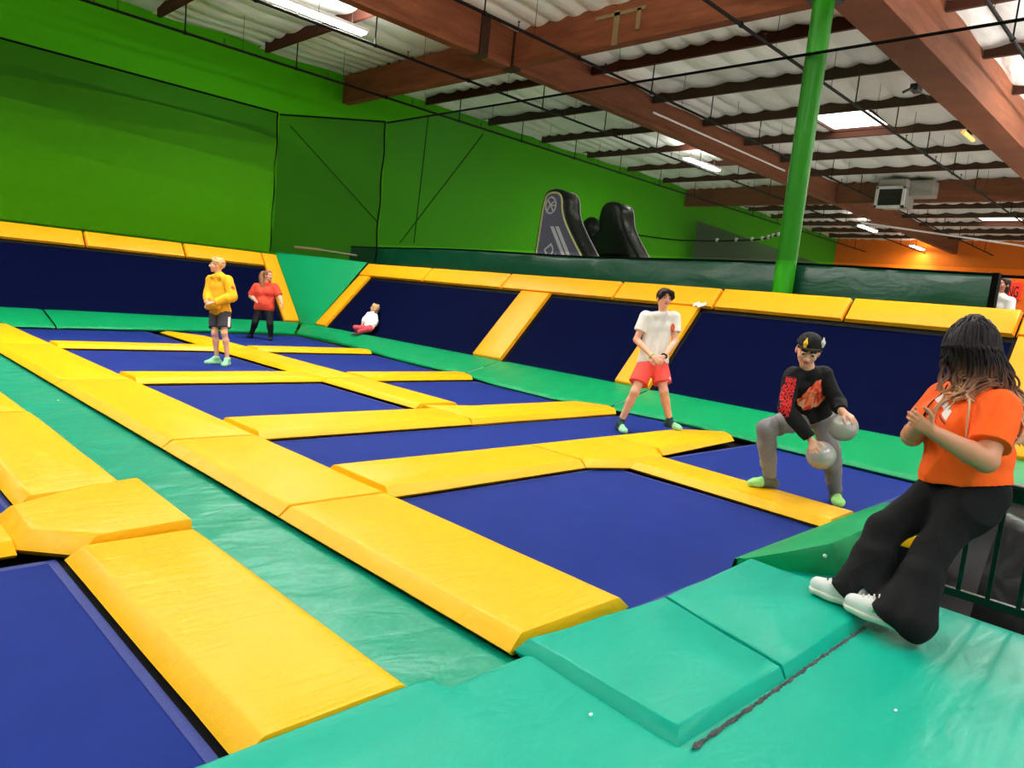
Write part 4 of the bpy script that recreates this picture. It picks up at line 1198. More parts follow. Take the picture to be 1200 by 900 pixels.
def decal(m, c, ux, uy, rx, ry, cols, shape='ellipse', nscale=12., stretch=(1, 1, 1), gate=None, wob=.0, band=.08):
    """printed patch in the cloth: centre c, half sizes rx, ry along ux, uy; cols: colour stops run through noise"""
    nt = m.node_tree; L = nt.links; p = nt.nodes['Principled BSDF']
    src = p.inputs['Base Color'].links[0].from_socket
    def mth(op, a, b=None, cl=False):
        n = nt.nodes.new('ShaderNodeMath'); n.operation = op; n.use_clamp = cl
        for i, q in enumerate((a, b)):
            if q is None: continue
            if isinstance(q, (int, float)): n.inputs[i].default_value = q
            else: L.new(q, n.inputs[i])
        return n.outputs[0]
    tc = nt.nodes.new('ShaderNodeTexCoord')
    sb = nt.nodes.new('ShaderNodeVectorMath'); sb.operation = 'SUBTRACT'; L.new(tc.outputs['Object'], sb.inputs[0]); sb.inputs[1].default_value = tuple(c)
    def dot(v):
        n = nt.nodes.new('ShaderNodeVectorMath'); n.operation = 'DOT_PRODUCT'; L.new(sb.outputs[0], n.inputs[0]); n.inputs[1].default_value = tuple(v); return n.outputs['Value']
    ux, uy = unit(ux), unit(uy); uz = np.cross(ux, uy)
    a, b2, d = dot(ux / rx), dot(uy / ry), dot(uz)
    cb = nt.nodes.new('ShaderNodeCombineXYZ'); L.new(a, cb.inputs[0]); L.new(b2, cb.inputs[1])
    mp = nt.nodes.new('ShaderNodeMapping'); mp.inputs['Scale'].default_value = stretch; L.new(cb.outputs[0], mp.inputs[0])
    nz = N(nt, 'ShaderNodeTexNoise', Scale=nscale, Detail=3.); L.new(mp.outputs[0], nz.inputs['Vector'])
    if shape == 'ellipse': r = mth('SQRT', mth('ADD', mth('MULTIPLY', a, a), mth('MULTIPLY', b2, b2)))
    else: r = mth('MAXIMUM', mth('ABSOLUTE', a), mth('ABSOLUTE', b2))
    if wob: r = mth('ADD', r, mth('MULTIPLY', mth('SUBTRACT', nz.outputs[0], .5), wob))
    mask = mth('MULTIPLY', mth('SUBTRACT', 1.0, r), 14., True)
    mask = mth('MULTIPLY', mask, mth('LESS_THAN', mth('ABSOLUTE', d), band))
    if gate is not None: mask = mth('MULTIPLY', mask, mth('GREATER_THAN', nz.outputs[0], gate))
    cr = nt.nodes.new('ShaderNodeValToRGB'); L.new(nz.outputs[0], cr.inputs[0])
    el = cr.color_ramp.elements
    while len(el) < len(cols): el.new(.5)
    for i, q in enumerate(cols): el[i].position = .3 + .4 * i / max(1, len(cols) - 1); el[i].color = srgb(q)
    mx = nt.nodes.new('ShaderNodeMix'); mx.data_type = 'RGBA'
    L.new(mask, mx.inputs[0]); L.new(src, mx.inputs[6]); L.new(cr.outputs[0], mx.inputs[7]); L.new(mx.outputs[2], p.inputs['Base Color'])

def hem(o, c, n, r=.2): o.cut(c, n, c, r)
def sleeve_end(F, o, side, f, r=.13):
    J = F.J; a, e, w = J['sh' + side], J['el' + side], J['wr' + side]
    if f <= 1: c = a + (e - a) * f; n = e - a
    else: c = e + (w - e) * (f - 1); n = w - e
    hem(o, c, n, r)
def leg_end(F, o, side, f, r=.2):
    J = F.J; a, e, w = J['hip' + side], J['kn' + side], J['an' + side]
    if f <= 1: c = a + (e - a) * f; n = e - a
    else: c = e + (w - e) * (f - 1); n = w - e
    hem(o, c, n, r)
def sleeve(F, o, side, t, f, r, k=.03, rr=.2):
    c = SDF(); F.arm(c, side, t, f + .04, r=r); sleeve_end(F, c, side, f, rr); o.add(c, k)
def leg_cloth(F, o, side, t, f, r, flare=0., k=.03, rr=.3):
    c = SDF(); F.leg(c, side, t, f + .02, r=r, flare=flare); leg_end(F, c, side, f, rr); o.add(c, k)
def base_of(J, z): return ((J['anA'][0] + J['anB'][0]) / 2, (J['anA'][1] + J['anB'][1]) / 2, z)
def hips_ops(F, o, t):
    s = F.s; P = F.pel + F.up * .03 * s; rh = .092 * s * F.g; hw = .070 * s * F.hipw + rh * F.flat; rh = rh * (1 - F.flat) + t
    Q = F.lerp(.16); q = F.lerp(.0)
    for c in (P, Q, q): o.cone(c - F.hx * hw, c + F.hx * hw, rh, rh, .03 * s)
    return o

# ======== teenager in white
J = {'head': (7.72, 5.087, 1.595), 'neck': (7.766, 5.095, 1.407), 'shA': (7.60, 5.25, 1.335), 'shB': (7.876, 5.004, 1.368), 'elA': (7.505, 5.27, 1.045), 'elB': (7.83, 4.925, 1.072), 'wrA': (7.465, 4.985, .868), 'wrB': (7.56, 4.885, .885), 'hipA': (7.6, 5.151, .754), 'hipB': (7.712, 5.039, .77), 'knA': (7.39, 5.12, .418), 'knB': (7.65, 4.88, .457), 'anA': (7.365, 5.266, .0), 'anB': (7.8, 4.831, .072), 'toA': (7.287, 5.143, -.105), 'toB': (7.77, 4.70, -.002)}
F = Fig(J, 1., .95, fwd=TW, flat=.3); J = F.J
J['toA'][2] = mat_z(*J['toA'][:2]) + .0075; J['toB'][2] = .0095
t = thing('person', 'teenager with dark hair in a white t-shirt and coral shorts, hands clasped, standing', 'person', base_of(J, -.1))
M = frame_head(TW + .22 * RT + .02 * UPZ, UPZ + .03 * RT); S = .232; H = J['head'] + ARRAY((0, 0, -.012))
o = SDF(); W = head_ops(o, H, M, S, .93); F.neck(o, H, M, S, .052); F.torso(o, -.012)
for q in 'AB':
    F.arm(o, q); F.leg(o, q)
    th = 1 if q == 'A' else -1
    D = unit(F.sx * (.75 if q == 'A' else -.75) - UPZ * .55 + TW * .25)
    hand_ops(o, J['wr' + q] + (TW * .03 if q == 'A' else 0), D, -TW * .9 - UPZ * .2, th, .185, curl=(.45, .5, .5, .55) if q == 'A' else (.3, .35, .35, .4))
part('body', o, .0055, [SKIN, LIP, HDARK], t, slots=[lips_mask(H, M, S), brow_mask(H, M, S)])
eyes(H, M, S, t)
o = SDF(); o.ell(W(0, -.08, .15), ARRAY((.40, .47, .44)) * S, M, .03); o.ell(W(0, .48, -.12), ARRAY((.27, .42, .46)) * S, M, .03, sub=True); o.ell(W(0, -.1, -.62), ARRAY((.5, .62, .40)) * S, M, .03, sub=True)
for d in (-1, 1): o.chain([W(d * .03, .36, .44), W(d * .22, .40, .34), W(d * .34, .30, .14), W(d * .37, .18, -.02)], [.07 * S, .10 * S, .09 * S, .04 * S], .03)
part('hair', o, .005, HDARK, t, folds=.004, fscale=60, fdir=(1, 1, .25), seed=3)
WT = cloth('white_cotton', (228, 224, 220)); 
b0 = ARRAY(t.location)
decal(WT, J['shB'] - UPZ * .13 - RT * .03 + TW * .1 - b0, RT, UPZ, .028, .055, [(190, 60, 40), (230, 120, 90)], nscale=3., wob=.7)
o = SDF(); F.torso(o, .016, loose=.016, straight=True)
for q in 'AB': sleeve(F, o, q, .022, .62, (.055, .055, .05, .04))
o.cut((0, 0, .838), (-.1, 0, -1))
part('shirt', o, .006, WT, t, folds=.004, fscale=20, seed=2)
CORS = cloth('coral_cotton', (232, 82, 74))
decal(CORS, J['hipB'] - UPZ * .17 + TW * .09 + RT * .1 - b0, unit(RT - .8 * UPZ), unit(UPZ + .8 * RT), .022, .05, [(245, 240, 240), (245, 240, 240)])
o = SDF(); hips_ops(F, o, .004)
for q in 'AB': leg_cloth(F, o, q, .026, .70, (.088, .082, .05, .036), flare=.012)
part('shorts', o, .006, CORS, t, folds=.006, fscale=16, seed=5)
SOCK = cloth('dark_teal_sock', (44, 70, 72)); MINT = cloth('mint_sock', (150, 214, 168))
for q in 'AB':
    o = SDF(); d = F.foot(o, q, .006); o.cone(J['an' + q], J['an' + q] + unit(J['kn' + q] - J['an' + q]) * .07, .045, .043, .02); hem(o, J['an' + q] + unit(J['kn' + q] - J['an' + q]) * .07, J['kn' + q] - J['an' + q], .08)
    part('sock', o, .006, [SOCK, MINT], t, slots=[lambda c, a=J['an' + q], d=d: ((c - a) @ d > .085)])
b = bmesh.new(); A = J['wrB']; dd = unit(J['wrB'] - J['elB']); x = unit(np.cross(dd, UPZ)); y = np.cross(dd, x)
tube(b, [tuple(A - dd * .015 + (x * math.cos(a) + y * math.sin(a)) * .033) for a in [k * PI / 10 for k in range(20)]], .010, 8, closed=True)
w = obj('watch', b, mat('black_rubber', (16, 16, 18), .5), t, smooth=True)
b = bmesh.new(); A = J['wrA']; dd = unit(J['wrA'] - J['elA']); x = unit(np.cross(dd, UPZ)); y = np.cross(dd, x)
tube(b, [tuple(A - dd * .015 + (x * math.cos(a) + y * math.sin(a)) * .032) for a in [k * PI / 10 for k in range(20)]], .009, 8, closed=True)
obj('wristband', b, mat('lime_paper', (196, 214, 120), .6), t, smooth=True)

# ======== boy in the yellow hoodie
J = {'head': (4.842, 11.44, 1.444), 'neck': (4.872, 11.413, 1.295), 'shA': (4.815, 11.57, 1.202), 'shB': (4.927, 11.201, 1.225), 'elA': (4.762, 11.54, .957), 'elB': (4.948, 11.051, .979), 'wrA': (4.70, 11.35, .86), 'wrB': (4.69, 11.14, .865), 'hipA': (4.848, 11.407, .691), 'hipB': (4.899, 11.213, .711), 'knA': (4.791, 11.281, .379), 'knB': (4.87, 11.112, .405), 'anA': (4.835, 11.262, .0), 'anB': (4.93, 11.086, .0), 'toA': (4.60, 11.33, -.105), 'toB': (4.80, 10.951, -.105)}
F = Fig(J, .93, .88, fwd=TW - .8 * RT, flat=.25); J = F.J
for q in 'AB': J['to' + q][2] = mat_z(*J['to' + q][:2]) + .0085
t = thing('person', 'fair-haired boy in a yellow hoodie and dark shorts standing on a trampoline', 'person', base_of(J, -.1))
M = frame_head(-.93 * RT + .42 * TW + .08 * UPZ, UPZ + .04 * TW); S = .225; H = J['head'] + ARRAY((0, 0, -.01))
o = SDF(); W = head_ops(o, H, M, S, .95); F.neck(o, H, M, S, .048); F.torso(o, -.012)
for q in 'AB':
    F.arm(o, q); F.leg(o, q, r=(.075, .052, .05, .033))
    hand_ops(o, J['wr' + q], -.5 * RT + .5 * TW + (.2 if q == 'A' else -.15) * UPZ + F.sx * (.5 if q == 'A' else -.5), -UPZ * .5 - F.fw * .6, 1 if q == 'A' else -1, .165, curl=(.6, .65, .7, .7))
part('body', o, .0055, [SKIN, LIP, HBLOND], t, slots=[lips_mask(H, M, S), brow_mask(H, M, S)])
eyes(H, M, S, t)
o = SDF(); o.ell(W(0, -.08, .17), ARRAY((.40, .47, .42)) * S, M, .03); o.ell(W(0, .47, -.16), ARRAY((.33, .40, .44)) * S, M, .03, sub=True); o.ell(W(0, -.1, -.58), ARRAY((.5, .62, .40)) * S, M, .03, sub=True)
rnd = random.Random(2)
for k in range(26):
    a = rnd.uniform(-2.6, 2.6); e = rnd.uniform(.25, 1.0); r_ = math.cos(e)
    o.ell(W(.38 * r_ * math.sin(a), -.06 + .44 * r_ * math.cos(a), .16 + .42 * math.sin(e)), ARRAY((.09, .09, .07)) * S, M, .015)
part('hair', o, .006, HBLOND, t, folds=.004, fscale=60, seed=4)
YH = cloth('yellow_fleece', (232, 172, 34), .9)
b0 = ARRAY(t.location)
decal(YH, J['elB'] + UPZ * .14 + RT * .05 - b0, UPZ, TW, .028, .03, [(190, 50, 40), (210, 70, 50)])
o = SDF(); F.torso(o, .024, loose=.026, straight=True)
for q in 'AB': sleeve(F, o, q, .026, 1.92, (.055, .052, .05, .036))
for k in range(9):
    a = PI * (k / 8 - .5) * 1.25; o.ell(J['neck'] - F.fw * (.075 * math.cos(a) - .03) + F.sx * .085 * math.sin(a) - UPZ * (.03 - .02 * math.cos(a)), (.042, .042, .036), None, .03)
o.cut((0, 0, .675), (0, 0, -1))
part('hoodie', o, .0065, YH, t, folds=.007, fscale=18, seed=6)
o = SDF(); o.chain([F.pel + F.up * .09 + F.fw * .135 - F.hx * .12, F.pel + F.up * .10 + F.fw * .15, F.pel + F.up * .09 + F.fw * .135 + F.hx * .12], [.05, .06, .05], .03)
part('pouch_pocket', o, .008, YH, t)
SH = cloth('charcoal_knit', (58, 56, 64)); decal(SH, J['hipB'] + RT * .10 + TW * .05 - UPZ * .13 - b0, unit(RT - .4 * TW), UPZ, .018, .085, [(235, 235, 238), (235, 235, 238)], shape='box', band=.1)
o = SDF(); hips_ops(F, o, .006)
for q in 'AB': leg_cloth(F, o, q, .026, .72, (.085, .078, .05, .036), flare=.006)
part('shorts', o, .0065, SH, t, folds=.006, fscale=16, seed=7)
for q in 'AB':
    o = SDF(); F.foot(o, q, .007, L=.225); o.cone(J['an' + q], J['an' + q] + UPZ * .035, .045, .041, .02); hem(o, J['an' + q] + UPZ * .03, UPZ, .07)
    part('sock', o, .0065, MINT, t)

# ======== woman in the coral top
J = {'head': (7.766, 15.591, 1.343), 'neck': (7.747, 15.651, 1.166), 'shA': (7.583, 15.759, 1.059), 'shB': (7.889, 15.497, 1.09), 'elA': (7.492, 15.814, .838), 'elB': (7.946, 15.361, .893), 'wrA': (7.529, 15.583, .723), 'wrB': (7.94, 15.21, .741), 'hipA': (7.644, 15.653, .572), 'hipB': (7.78, 15.517, .582), 'knA': (7.519, 15.587, .263), 'knB': (7.755, 15.345, .259), 'anA': (7.54, 15.804, -.02), 'anB': (7.805, 15.382, -.02), 'toA': (7.42, 15.70, -.105), 'toB': (7.70, 15.212, -.105)}
F = Fig(J, .92, 1.32, fwd=TW, flat=.15); J = F.J
for q in 'AB': J['to' + q][2] = mat_z(*J['to' + q][:2]) + .0075
t = thing('person', 'woman with a ponytail in a coral top and black leggings at the back corner', 'person', base_of(J, -.1))
M = frame_head(.85 * RT + .5 * TW + .0 * UPZ, UPZ + .06 * TW); S = .228; H = J['head'] + ARRAY((0, 0, -.012))
o = SDF(); W = head_ops(o, H, M, S, 1.02); F.neck(o, H, M, S, .052); F.torso(o, -.012)
for q in 'AB':
    F.arm(o, q, r=(.056, .046, .042, .028)); F.leg(o, q)
    hand_ops(o, J['wr' + q], (TW * .3 + RT * .75 - UPZ * .35) if q == 'A' else (-UPZ * .8 + TW * .3 + RT * .3), -TW if q == 'A' else -RT, 1 if q == 'A' else -1, .165, curl=(.3, .35, .4, .45))
part('body', o, .0065, [SKIN, LIP, HBROWN], t, slots=[lips_mask(H, M, S), brow_mask(H, M, S)])
eyes(H, M, S, t)
o = SDF(); o.ell(W(0, -.08, .15), ARRAY((.39, .46, .42)) * S, M, .03); o.ell(W(0, .48, -.14), ARRAY((.36, .42, .50)) * S, M, .03, sub=True); o.ell(W(0, -.02, -.62), ARRAY((.5, .62, .40)) * S, M, .03, sub=True)
tail = catmull([W(.0, -.44, .22), W(.10, -.66, .10), W(.22, -.62, -.30), W(.30, -.42, -.80), W(.32, -.22, -1.25), W(.28, -.12, -1.55)], 5)
o.chain(tail, [.15 * S + .10 * S * math.sin(PI * min(1, k / (len(tail) - 1) * 1.15)) for k in range(len(tail) - 1)] + [.05 * S], .04)
part('hair', o, .0065, HBROWN, t, folds=.006, fscale=50, fdir=(1, 1, .25), seed=9)
CT = cloth('coral_jersey', (212, 70, 50))
o = SDF(); F.torso(o, .018, bust=.82, belly=.9, loose=.03, straight=True)
for q in 'AB': sleeve(F, o, q, .026, .9, (.058, .054, .05, .04))
o.cut((0, 0, .555), (0, 0, -1)); o.cut(J['neck'] + F.fw * .10, (F.fw * .8 + UPZ * .6), J['neck'] + F.fw * .1, .08)
part('top', o, .0075, CT, t, folds=.008, fscale=14, seed=8)
BL = cloth('black_jersey', (20, 19, 23))
o = SDF(); hips_ops(F, o, .004)
for q in 'AB': leg_cloth(F, o, q, .010, 1.95, (.085, .054, .05, .036))
part('leggings', o, .0075, BL, t, folds=.004, fscale=20, seed=1)
for q in 'AB':
    o = SDF(); F.foot(o, q, .006, L=.225); o.cone(J['an' + q], J['an' + q] + UPZ * .03, .043, .042, .02)
    part('sock', o, .0075, BL, t)

# ======== child lying on the angled wall
def inc(u, v, h): return fr_right(u, v, h - .045)
J = {k: inc(*v) for k, v in dict(head=(.76, 14.62, .11), neck=(.62, 14.56, .10), shA=(.545, 14.62, .13), shB=(.555, 14.37, .10), hipA=(.16, 14.29, .12), hipB=(.15, 14.16, .10), knA=(.02, 14.49, .24), knB=(.0, 14.38, .13), anA=(.0, 14.50, .10), anB=(-.01, 14.41, .09), toA=(-.12, 14.6, .13), toB=(-.10, 14.48, .12), elA=(.39, 14.60, .15), elB=(.42, 14.20, .09), wrA=(.23, 14.44, .20), wrB=(.27, 14.10, .09)).items()}
NRM = ARRAY((-sn, 0, cs)); UPS = ARRAY((cs, 0, sn))
F = Fig(J, .66, 1.0, fwd=NRM); J = F.J
t = thing('person', 'small child in a white top and pink trousers lying on the navy angled wall', 'person', fr_right(0, 14.4, -.05))
M = frame_head(NRM * .75 + ARRAY((0, .55, 0)) - UPS * .3, UPS); S = .20; H = J['head']
o = SDF(); W = head_ops(o, H, M, S, 1.0); F.neck(o, H, M, S, .05); F.torso(o, -.008)
for q in 'AB':
    F.arm(o, q); F.leg(o, q)
    hand_ops(o, J['wr' + q], -UPS * .8 - ARRAY((0, .4 if q == 'A' else .1, 0)) + NRM * .1, -NRM, 1 if q == 'A' else -1, .115, k=.005)
part('body', o, .006, [SKIN, LIP, HBROWN], t, slots=[lips_mask(H, M, S), brow_mask(H, M, S)])
eyes(H, M, S, t)
o = SDF(); o.ell(W(0, -.06, .15), ARRAY((.40, .47, .44)) * S, M, .03); o.ell(W(0, .52, -.16), ARRAY((.28, .40, .42)) * S, M, .03, sub=True)
rnd = random.Random(6)
for k in range(16):
    a = rnd.uniform(-2.9, 2.9); p0 = ARRAY((.36 * math.sin(a), -.06 + .42 * math.cos(a), rnd.uniform(.15, .45)))
    q = [W(*p0), W(p0[0] * 1.25 + rnd.uniform(-.1, .1), p0[1] * 1.15, p0[2] - .3), W(p0[0] * 1.35 + rnd.uniform(-.15, .15), p0[1] * 1.1, p0[2] - .65), W(p0[0] * 1.4 + rnd.uniform(-.2, .2), p0[1] * 1.0, p0[2] - .95)]
    if p0[1] > .25 and abs(p0[0]) < .2: continue
    o.chain(q, [.09 * S, .085 * S, .07 * S, .03 * S], .02)
part('hair', o, .006, HBLOND, t, folds=.005, fscale=55, seed=9)
o = SDF(); F.torso(o, .016, loose=.012)
for q in 'AB': sleeve(F, o, q, .014, 1.88, (.05, .045, .042, .034))
o.cut(J['hipA'] * .5 + J['hipB'] * .5 + F.up * .02, -F.up)
part('top', o, .006, cloth('white_child_cotton', (226, 222, 226)), t, folds=.005, fscale=24, seed=3)
o = SDF(); hips_ops(F, o, .008)
for q in 'AB': leg_cloth(F, o, q, .012, 1.83, (.085, .054, .05, .036))
part('trousers', o, .006, cloth('pink_cotton', (204, 76, 88)), t, folds=.004, fscale=22, seed=4)
GRS = cloth('grey_sock', (90, 104, 96))
for q in 'AB':
    o = SDF(); a, b2 = J['an' + q], J['to' + q]
    o.chain([a, a + (b2 - a) * .6, b2], [.030, .026, .018], .02); o.cone(a, a - UPS * .01 - NRM * .015, .028, .026, .02)
    part('sock', o, .006, GRS, t)

# ======== crouching man with two balls
J = {'head': (5.964, 2.485, 1.226), 'neck': (6.085, 2.511, 1.065), 'shA': (5.985, 2.60, 1.0), 'shB': (6.235, 2.43, 1.035), 'elA': (5.877, 2.566, .742), 'elB': (6.229, 2.28, .815), 'wrA': (5.92, 2.39, .575), 'wrB': (6.10, 2.19, .755), 'hipA': (6.297, 2.617, .619), 'hipB': (6.49, 2.48, .636), 'knA': (5.876, 2.70, .531), 'knB': (6.305, 2.308, .391), 'anA': (6.052, 2.685, .078), 'anB': (6.586, 2.312, -.01), 'toA': (5.88, 2.80, .006), 'toB': (6.42, 2.20, -.105)}
F = Fig(J, 1., .95, fwd=TW, flat=.2); J = F.J
J['toA'][2] = .0135; J['toB'][2] = mat_z(*J['toB'][:2]) + .0085
t = thing('person', 'crouching man in a black cap and black long-sleeved shirt holding two silver balls', 'person', base_of(J, -.1))
M = frame_head(TW * .8 - .28 * RT - .38 * UPZ, UPZ + .35 * TW); S = .255; H = J['head']
o = SDF(); W = head_ops(o, H, M, S, 1.0); F.neck(o, H, M, S, .056); F.torso(o, -.012)
BALL = [ARRAY((5.976, 2.258, .395)), ARRAY((6.128, 2.174, .637))]; BR = .116
for q, bc in zip('AB', BALL):
    F.arm(o, q); F.leg(o, q)
    wr = J['wr' + q]; nn = unit(bc - wr); D = unit(TW * .75 - UPZ * .5 - .1 * RT) if q == 'A' else unit(TW * .5 + RT * .55 - .35 * UPZ)
    hand_ops(o, wr + (unit(wr - bc) * (BR + .018) + bc - wr) * 1.0, D, nn, 1 if q == 'A' else -1, .19, curl=(.35, .4, .4, .42), base_curl=.12, spread=.22)
    J['wr' + q] = bc + unit(wr - bc) * (BR + .018)
    o.cone(J['el' + q] + (J['wr' + q] - J['el' + q]) * .6, J['wr' + q], .033, .027, .02)
part('body', o, .0055, [SKIN, LIP, HDARK], t, slots=[lips_mask(H, M, S), brow_mask(H, M, S)])
eyes(H, M, S, t, look=(0, -.3))
BS = cloth('black_cotton', (17, 17, 20)); b0 = ARRAY(t.location)
dA = unit(J['elA'] - J['shA']); mA = J['shA'] * .35 + J['elA'] * .65
decal(BS, mA - RT * .02 + TW * .05 - b0, dA, unit(np.cross(dA, TW)), .17, .042, [(214, 34, 40), (226, 50, 50)], shape='box', nscale=3.2, stretch=(2.6, 1.1, 1), gate=.47)
o = SDF(); F.torso(o, .016, loose=.012)
for q in 'AB': sleeve(F, o, q, .014, 1.9, (.056, .05, .046, .036))
o.cut(F.pel + F.up * .02, -F.up)
part('shirt', o, .006, BS, t, folds=.008, fscale=14, seed=12)
# printed flame patch on the chest, lying on the shirt
o2 = SDF(); F.torso(o2, .0195, loose=.012)
P_, F_ = o2.mesh(.005); P_ = smooth_pts(P_, F_, 1); P_ = P_ + vnormals(P_, F_) * .003
c_ = P_[F_].mean(1) - (F.lerp(.68) + F.sx * .0); ax_, ay_, az_ = c_ @ F.sx, c_ @ F.up, c_ @ F.fw
an_ = np.arctan2(ay_, ax_); rad_ = np.hypot(ax_ / .125, ay_ / .125) + .045 * np.sin(an_ * 7) + .03 * np.sin(an_ * 13 + 1)
keep = (rad_ < 1) & (az_ > 0)
F_ = F_[keep]; used = np.unique(F_); rm = np.full(len(P_), -1); rm[used] = np.arange(len(used))
FLM, nt, pp = new_mat('flame_print'); nz = N(nt, 'ShaderNodeTexNoise', Scale=11., Detail=3., Distortion=1.2)
nt.links.new(coords(nt, (1.6, 1.6, .7)), nz.inputs['Vector']); cr = nt.nodes.new('ShaderNodeValToRGB'); nt.links.new(nz.outputs[0], cr.inputs[0])
el = cr.color_ramp.elements; el[0].position = .34; el[0].color = srgb((190, 24, 24)); el[1].position = .70; el[1].color = srgb((244, 214, 190))
for q_, c2 in ((.46, (226, 50, 34)), (.55, (236, 120, 66))): e_ = el.new(q_); e_.color = srgb(c2)
nt.links.new(cr.outputs[0], pp.inputs['Base Color']); pp.inputs['Roughness'].default_value = .8
sh_ = [c for c in t.children if c.name.startswith('shirt')][0]
obj('flame_print', npmesh('flame_print', P_[used], rm[F_]), FLM, sh_, smooth=True)
GP = cloth('grey_jersey', (128, 124, 128), .85)
o = SDF(); hips_ops(F, o, .016)
for q in 'AB': leg_cloth(F, o, q, .020, 1.93, (.094, .062, .056, .038))
part('joggers', o, .006, GP, t, folds=.010, fscale=17, seed=13)
LIMS = cloth('lime_grey_sock', (86, 92, 84)); LIMT = cloth('lime_sock', (160, 220, 130))
for q in 'AB':
    o = SDF(); d = F.foot(o, q, .007); o.cone(J['an' + q], J['an' + q] + unit(J['kn' + q] - J['an' + q]) * .06, .045, .043, .02)
    part('sock', o, .006, [LIMS, LIMT], t, slots=[lambda c, a=J['an' + q], d=d: ((c - a) @ d > .08)])
CAPM = cloth('black_cap_cloth', (20, 19, 20))
o = SDF(); o.ell(W(0, -.06, .17), ARRAY((.41, .49, .42)) * S, M, .02); o.cut(W(0, 0, .20), -M[2] + .18 * M[1])
cap = part('cap', o, .006, CAPM, t)
b = bmesh.new()
for zz in (0, .012):
    pass
def brim(s_, q_):
    a = (s_ - .5) * 2.0; r_ = .40 + .18 * q_ * math.cos(a * .9)
    return tuple(W(r_ * math.sin(a) * (1. if q_ < .5 else .92), -.04 + (.47 + .17 * q_) * math.cos(a), .235 + .03 * q_ * math.cos(a) - .05 * abs(a) ** 2 * q_))
b = grid_bm(brim, 16, 5); rr = bmesh.ops.extrude_face_region(b, geom=list(b.faces)); bmesh.ops.translate(b, verts=[e for e in rr['geom'] if isinstance(e, bmesh.types.BMVert)], vec=tuple(M[2] * .006))
obj('brim', b, CAPM, cap, smooth=True)
for d, cl, nm in ((.17, (232, 186, 50), 'yellow'), (-.36, (226, 220, 214), 'white')):
    o = SDF(); y = .40 if d > 0 else .12
    o.chain([W(d, y, .30), W(d * 1.0, y - .02, .42), W(d * .95, y - .10, .56)], [.045 * S, .06 * S, .016 * S], .01)
    part('cap_horn', o, .003, mat(nm + '_felt', cl, .8), cap)

def ball(c, label, seedm):
    b = bmesh.new(); bmesh.ops.create_uvsphere(b, u_segments=32, v_segments=22, radius=BR)
    for v in b.verts:
        p = v.co.normalized()
        g = min(abs(p.x), abs(p.y), abs(p.z + .25 * p.x))
        v.co = p * (BR - .0025 * max(0, 1 - g / .05)) + Vector(c)
    return single('ball', b, SILB, label, 'ball', 'silver grey balls held by the crouching man', smooth=True)
SILB = mat('silver_rubber', (168, 166, 164), .32, .06, 4., metal=.25)
ball(BALL[0], 'lower silver grey ball under the right hand of the crouching man', 0)
ball(BALL[1], 'upper silver grey ball held at the knee of the crouching man', 1)

# ======== woman in the orange shirt
J = {'head': (4.456, 1.019, 1.411), 'neck': (4.42, .96, 1.235), 'shA': (4.55, 1.10, 1.11), 'shB': (4.252, .784, 1.113), 'elA': (4.40, 1.19, .883), 'elB': (4.058, .764, .872), 'wrA': (4.068, 1.072, .99), 'wrB': (3.923, .974, .978), 'hipA': (4.443, .958, .642), 'hipB': (4.325, .824, .664), 'knA': (4.078, 1.16, .401), 'knB': (4.085, .919, .38), 'anA': (3.85, 1.20, .13), 'anB': (3.765, .955, .12), 'toA': (3.84, 1.41, .03), 'toB': (3.775, 1.205, .03)}
F = Fig(J, .95, 1.42, hipw=1.1, fwd=-.8 * RT + .6 * TW, flat=-.05); J = F.J
t = thing('person', 'woman with long wavy brown hair in an orange t-shirt and flared black trousers', 'person', base_of(J, -.02))
M = frame_head(-.22 * RT - .97 * TW - .12 * UPZ, UPZ + .08 * RT); S = .232; H = J['head']
o = SDF(); W = head_ops(o, H, M, S, .95); F.neck(o, H, M, S, .054); F.torso(o, -.015, bust=.9, belly=.9)
for q in 'AB': F.arm(o, q, r=(.056, .046, .043, .029))
hand_ops(o, J['wrB'], unit(-.85 * RT + .45 * UPZ - .1 * TW), -F.fw * .1 - TW * .9 + .2 * UPZ, -1, .175, curl=(.55, .6, .65, .7), tcurl=.0, spread=.06)
hand_ops(o, J['wrA'], unit(-.55 * RT + .45 * TW + .05 * UPZ), -F.fw * .8 + .2 * UPZ, 1, .17, curl=(.5, .55, .6, .6), spread=.14)
for q in 'AB': F.leg(o, q, r=(.07, .045, .036, .03))
part('body', o, .0048, [SKIN2, LIP, HDARK], t, slots=[lips_mask(H, M, S), brow_mask(H, M, S)])
eyes(H, M, S, t)
OT = cloth('orange_jersey', (255, 92, 16), .75); b0 = ARRAY(t.location)
o = SDF(); F.torso(o, .014, bust=1.35, belly=1.0, loose=.020)
sleeve(F, o, 'A', .018, .72, (.064, .06, .05, .04))
sleeve(F, o, 'B', .018, .72, (.066, .064, .05, .04))
o.cut(F.pel + F.up * .055, -F.up - .10 * F.fw)
part('shirt', o, .0055, OT, t, folds=.007, fscale=13, seed=21)
BP = cloth('black_ponte', (8, 8, 12), .9)
o = SDF(); hips_ops(F, o, .012)
HEMC = {'A': ARRAY((3.88, 1.165, .09)), 'B': ARRAY((3.785, .935, .08))}
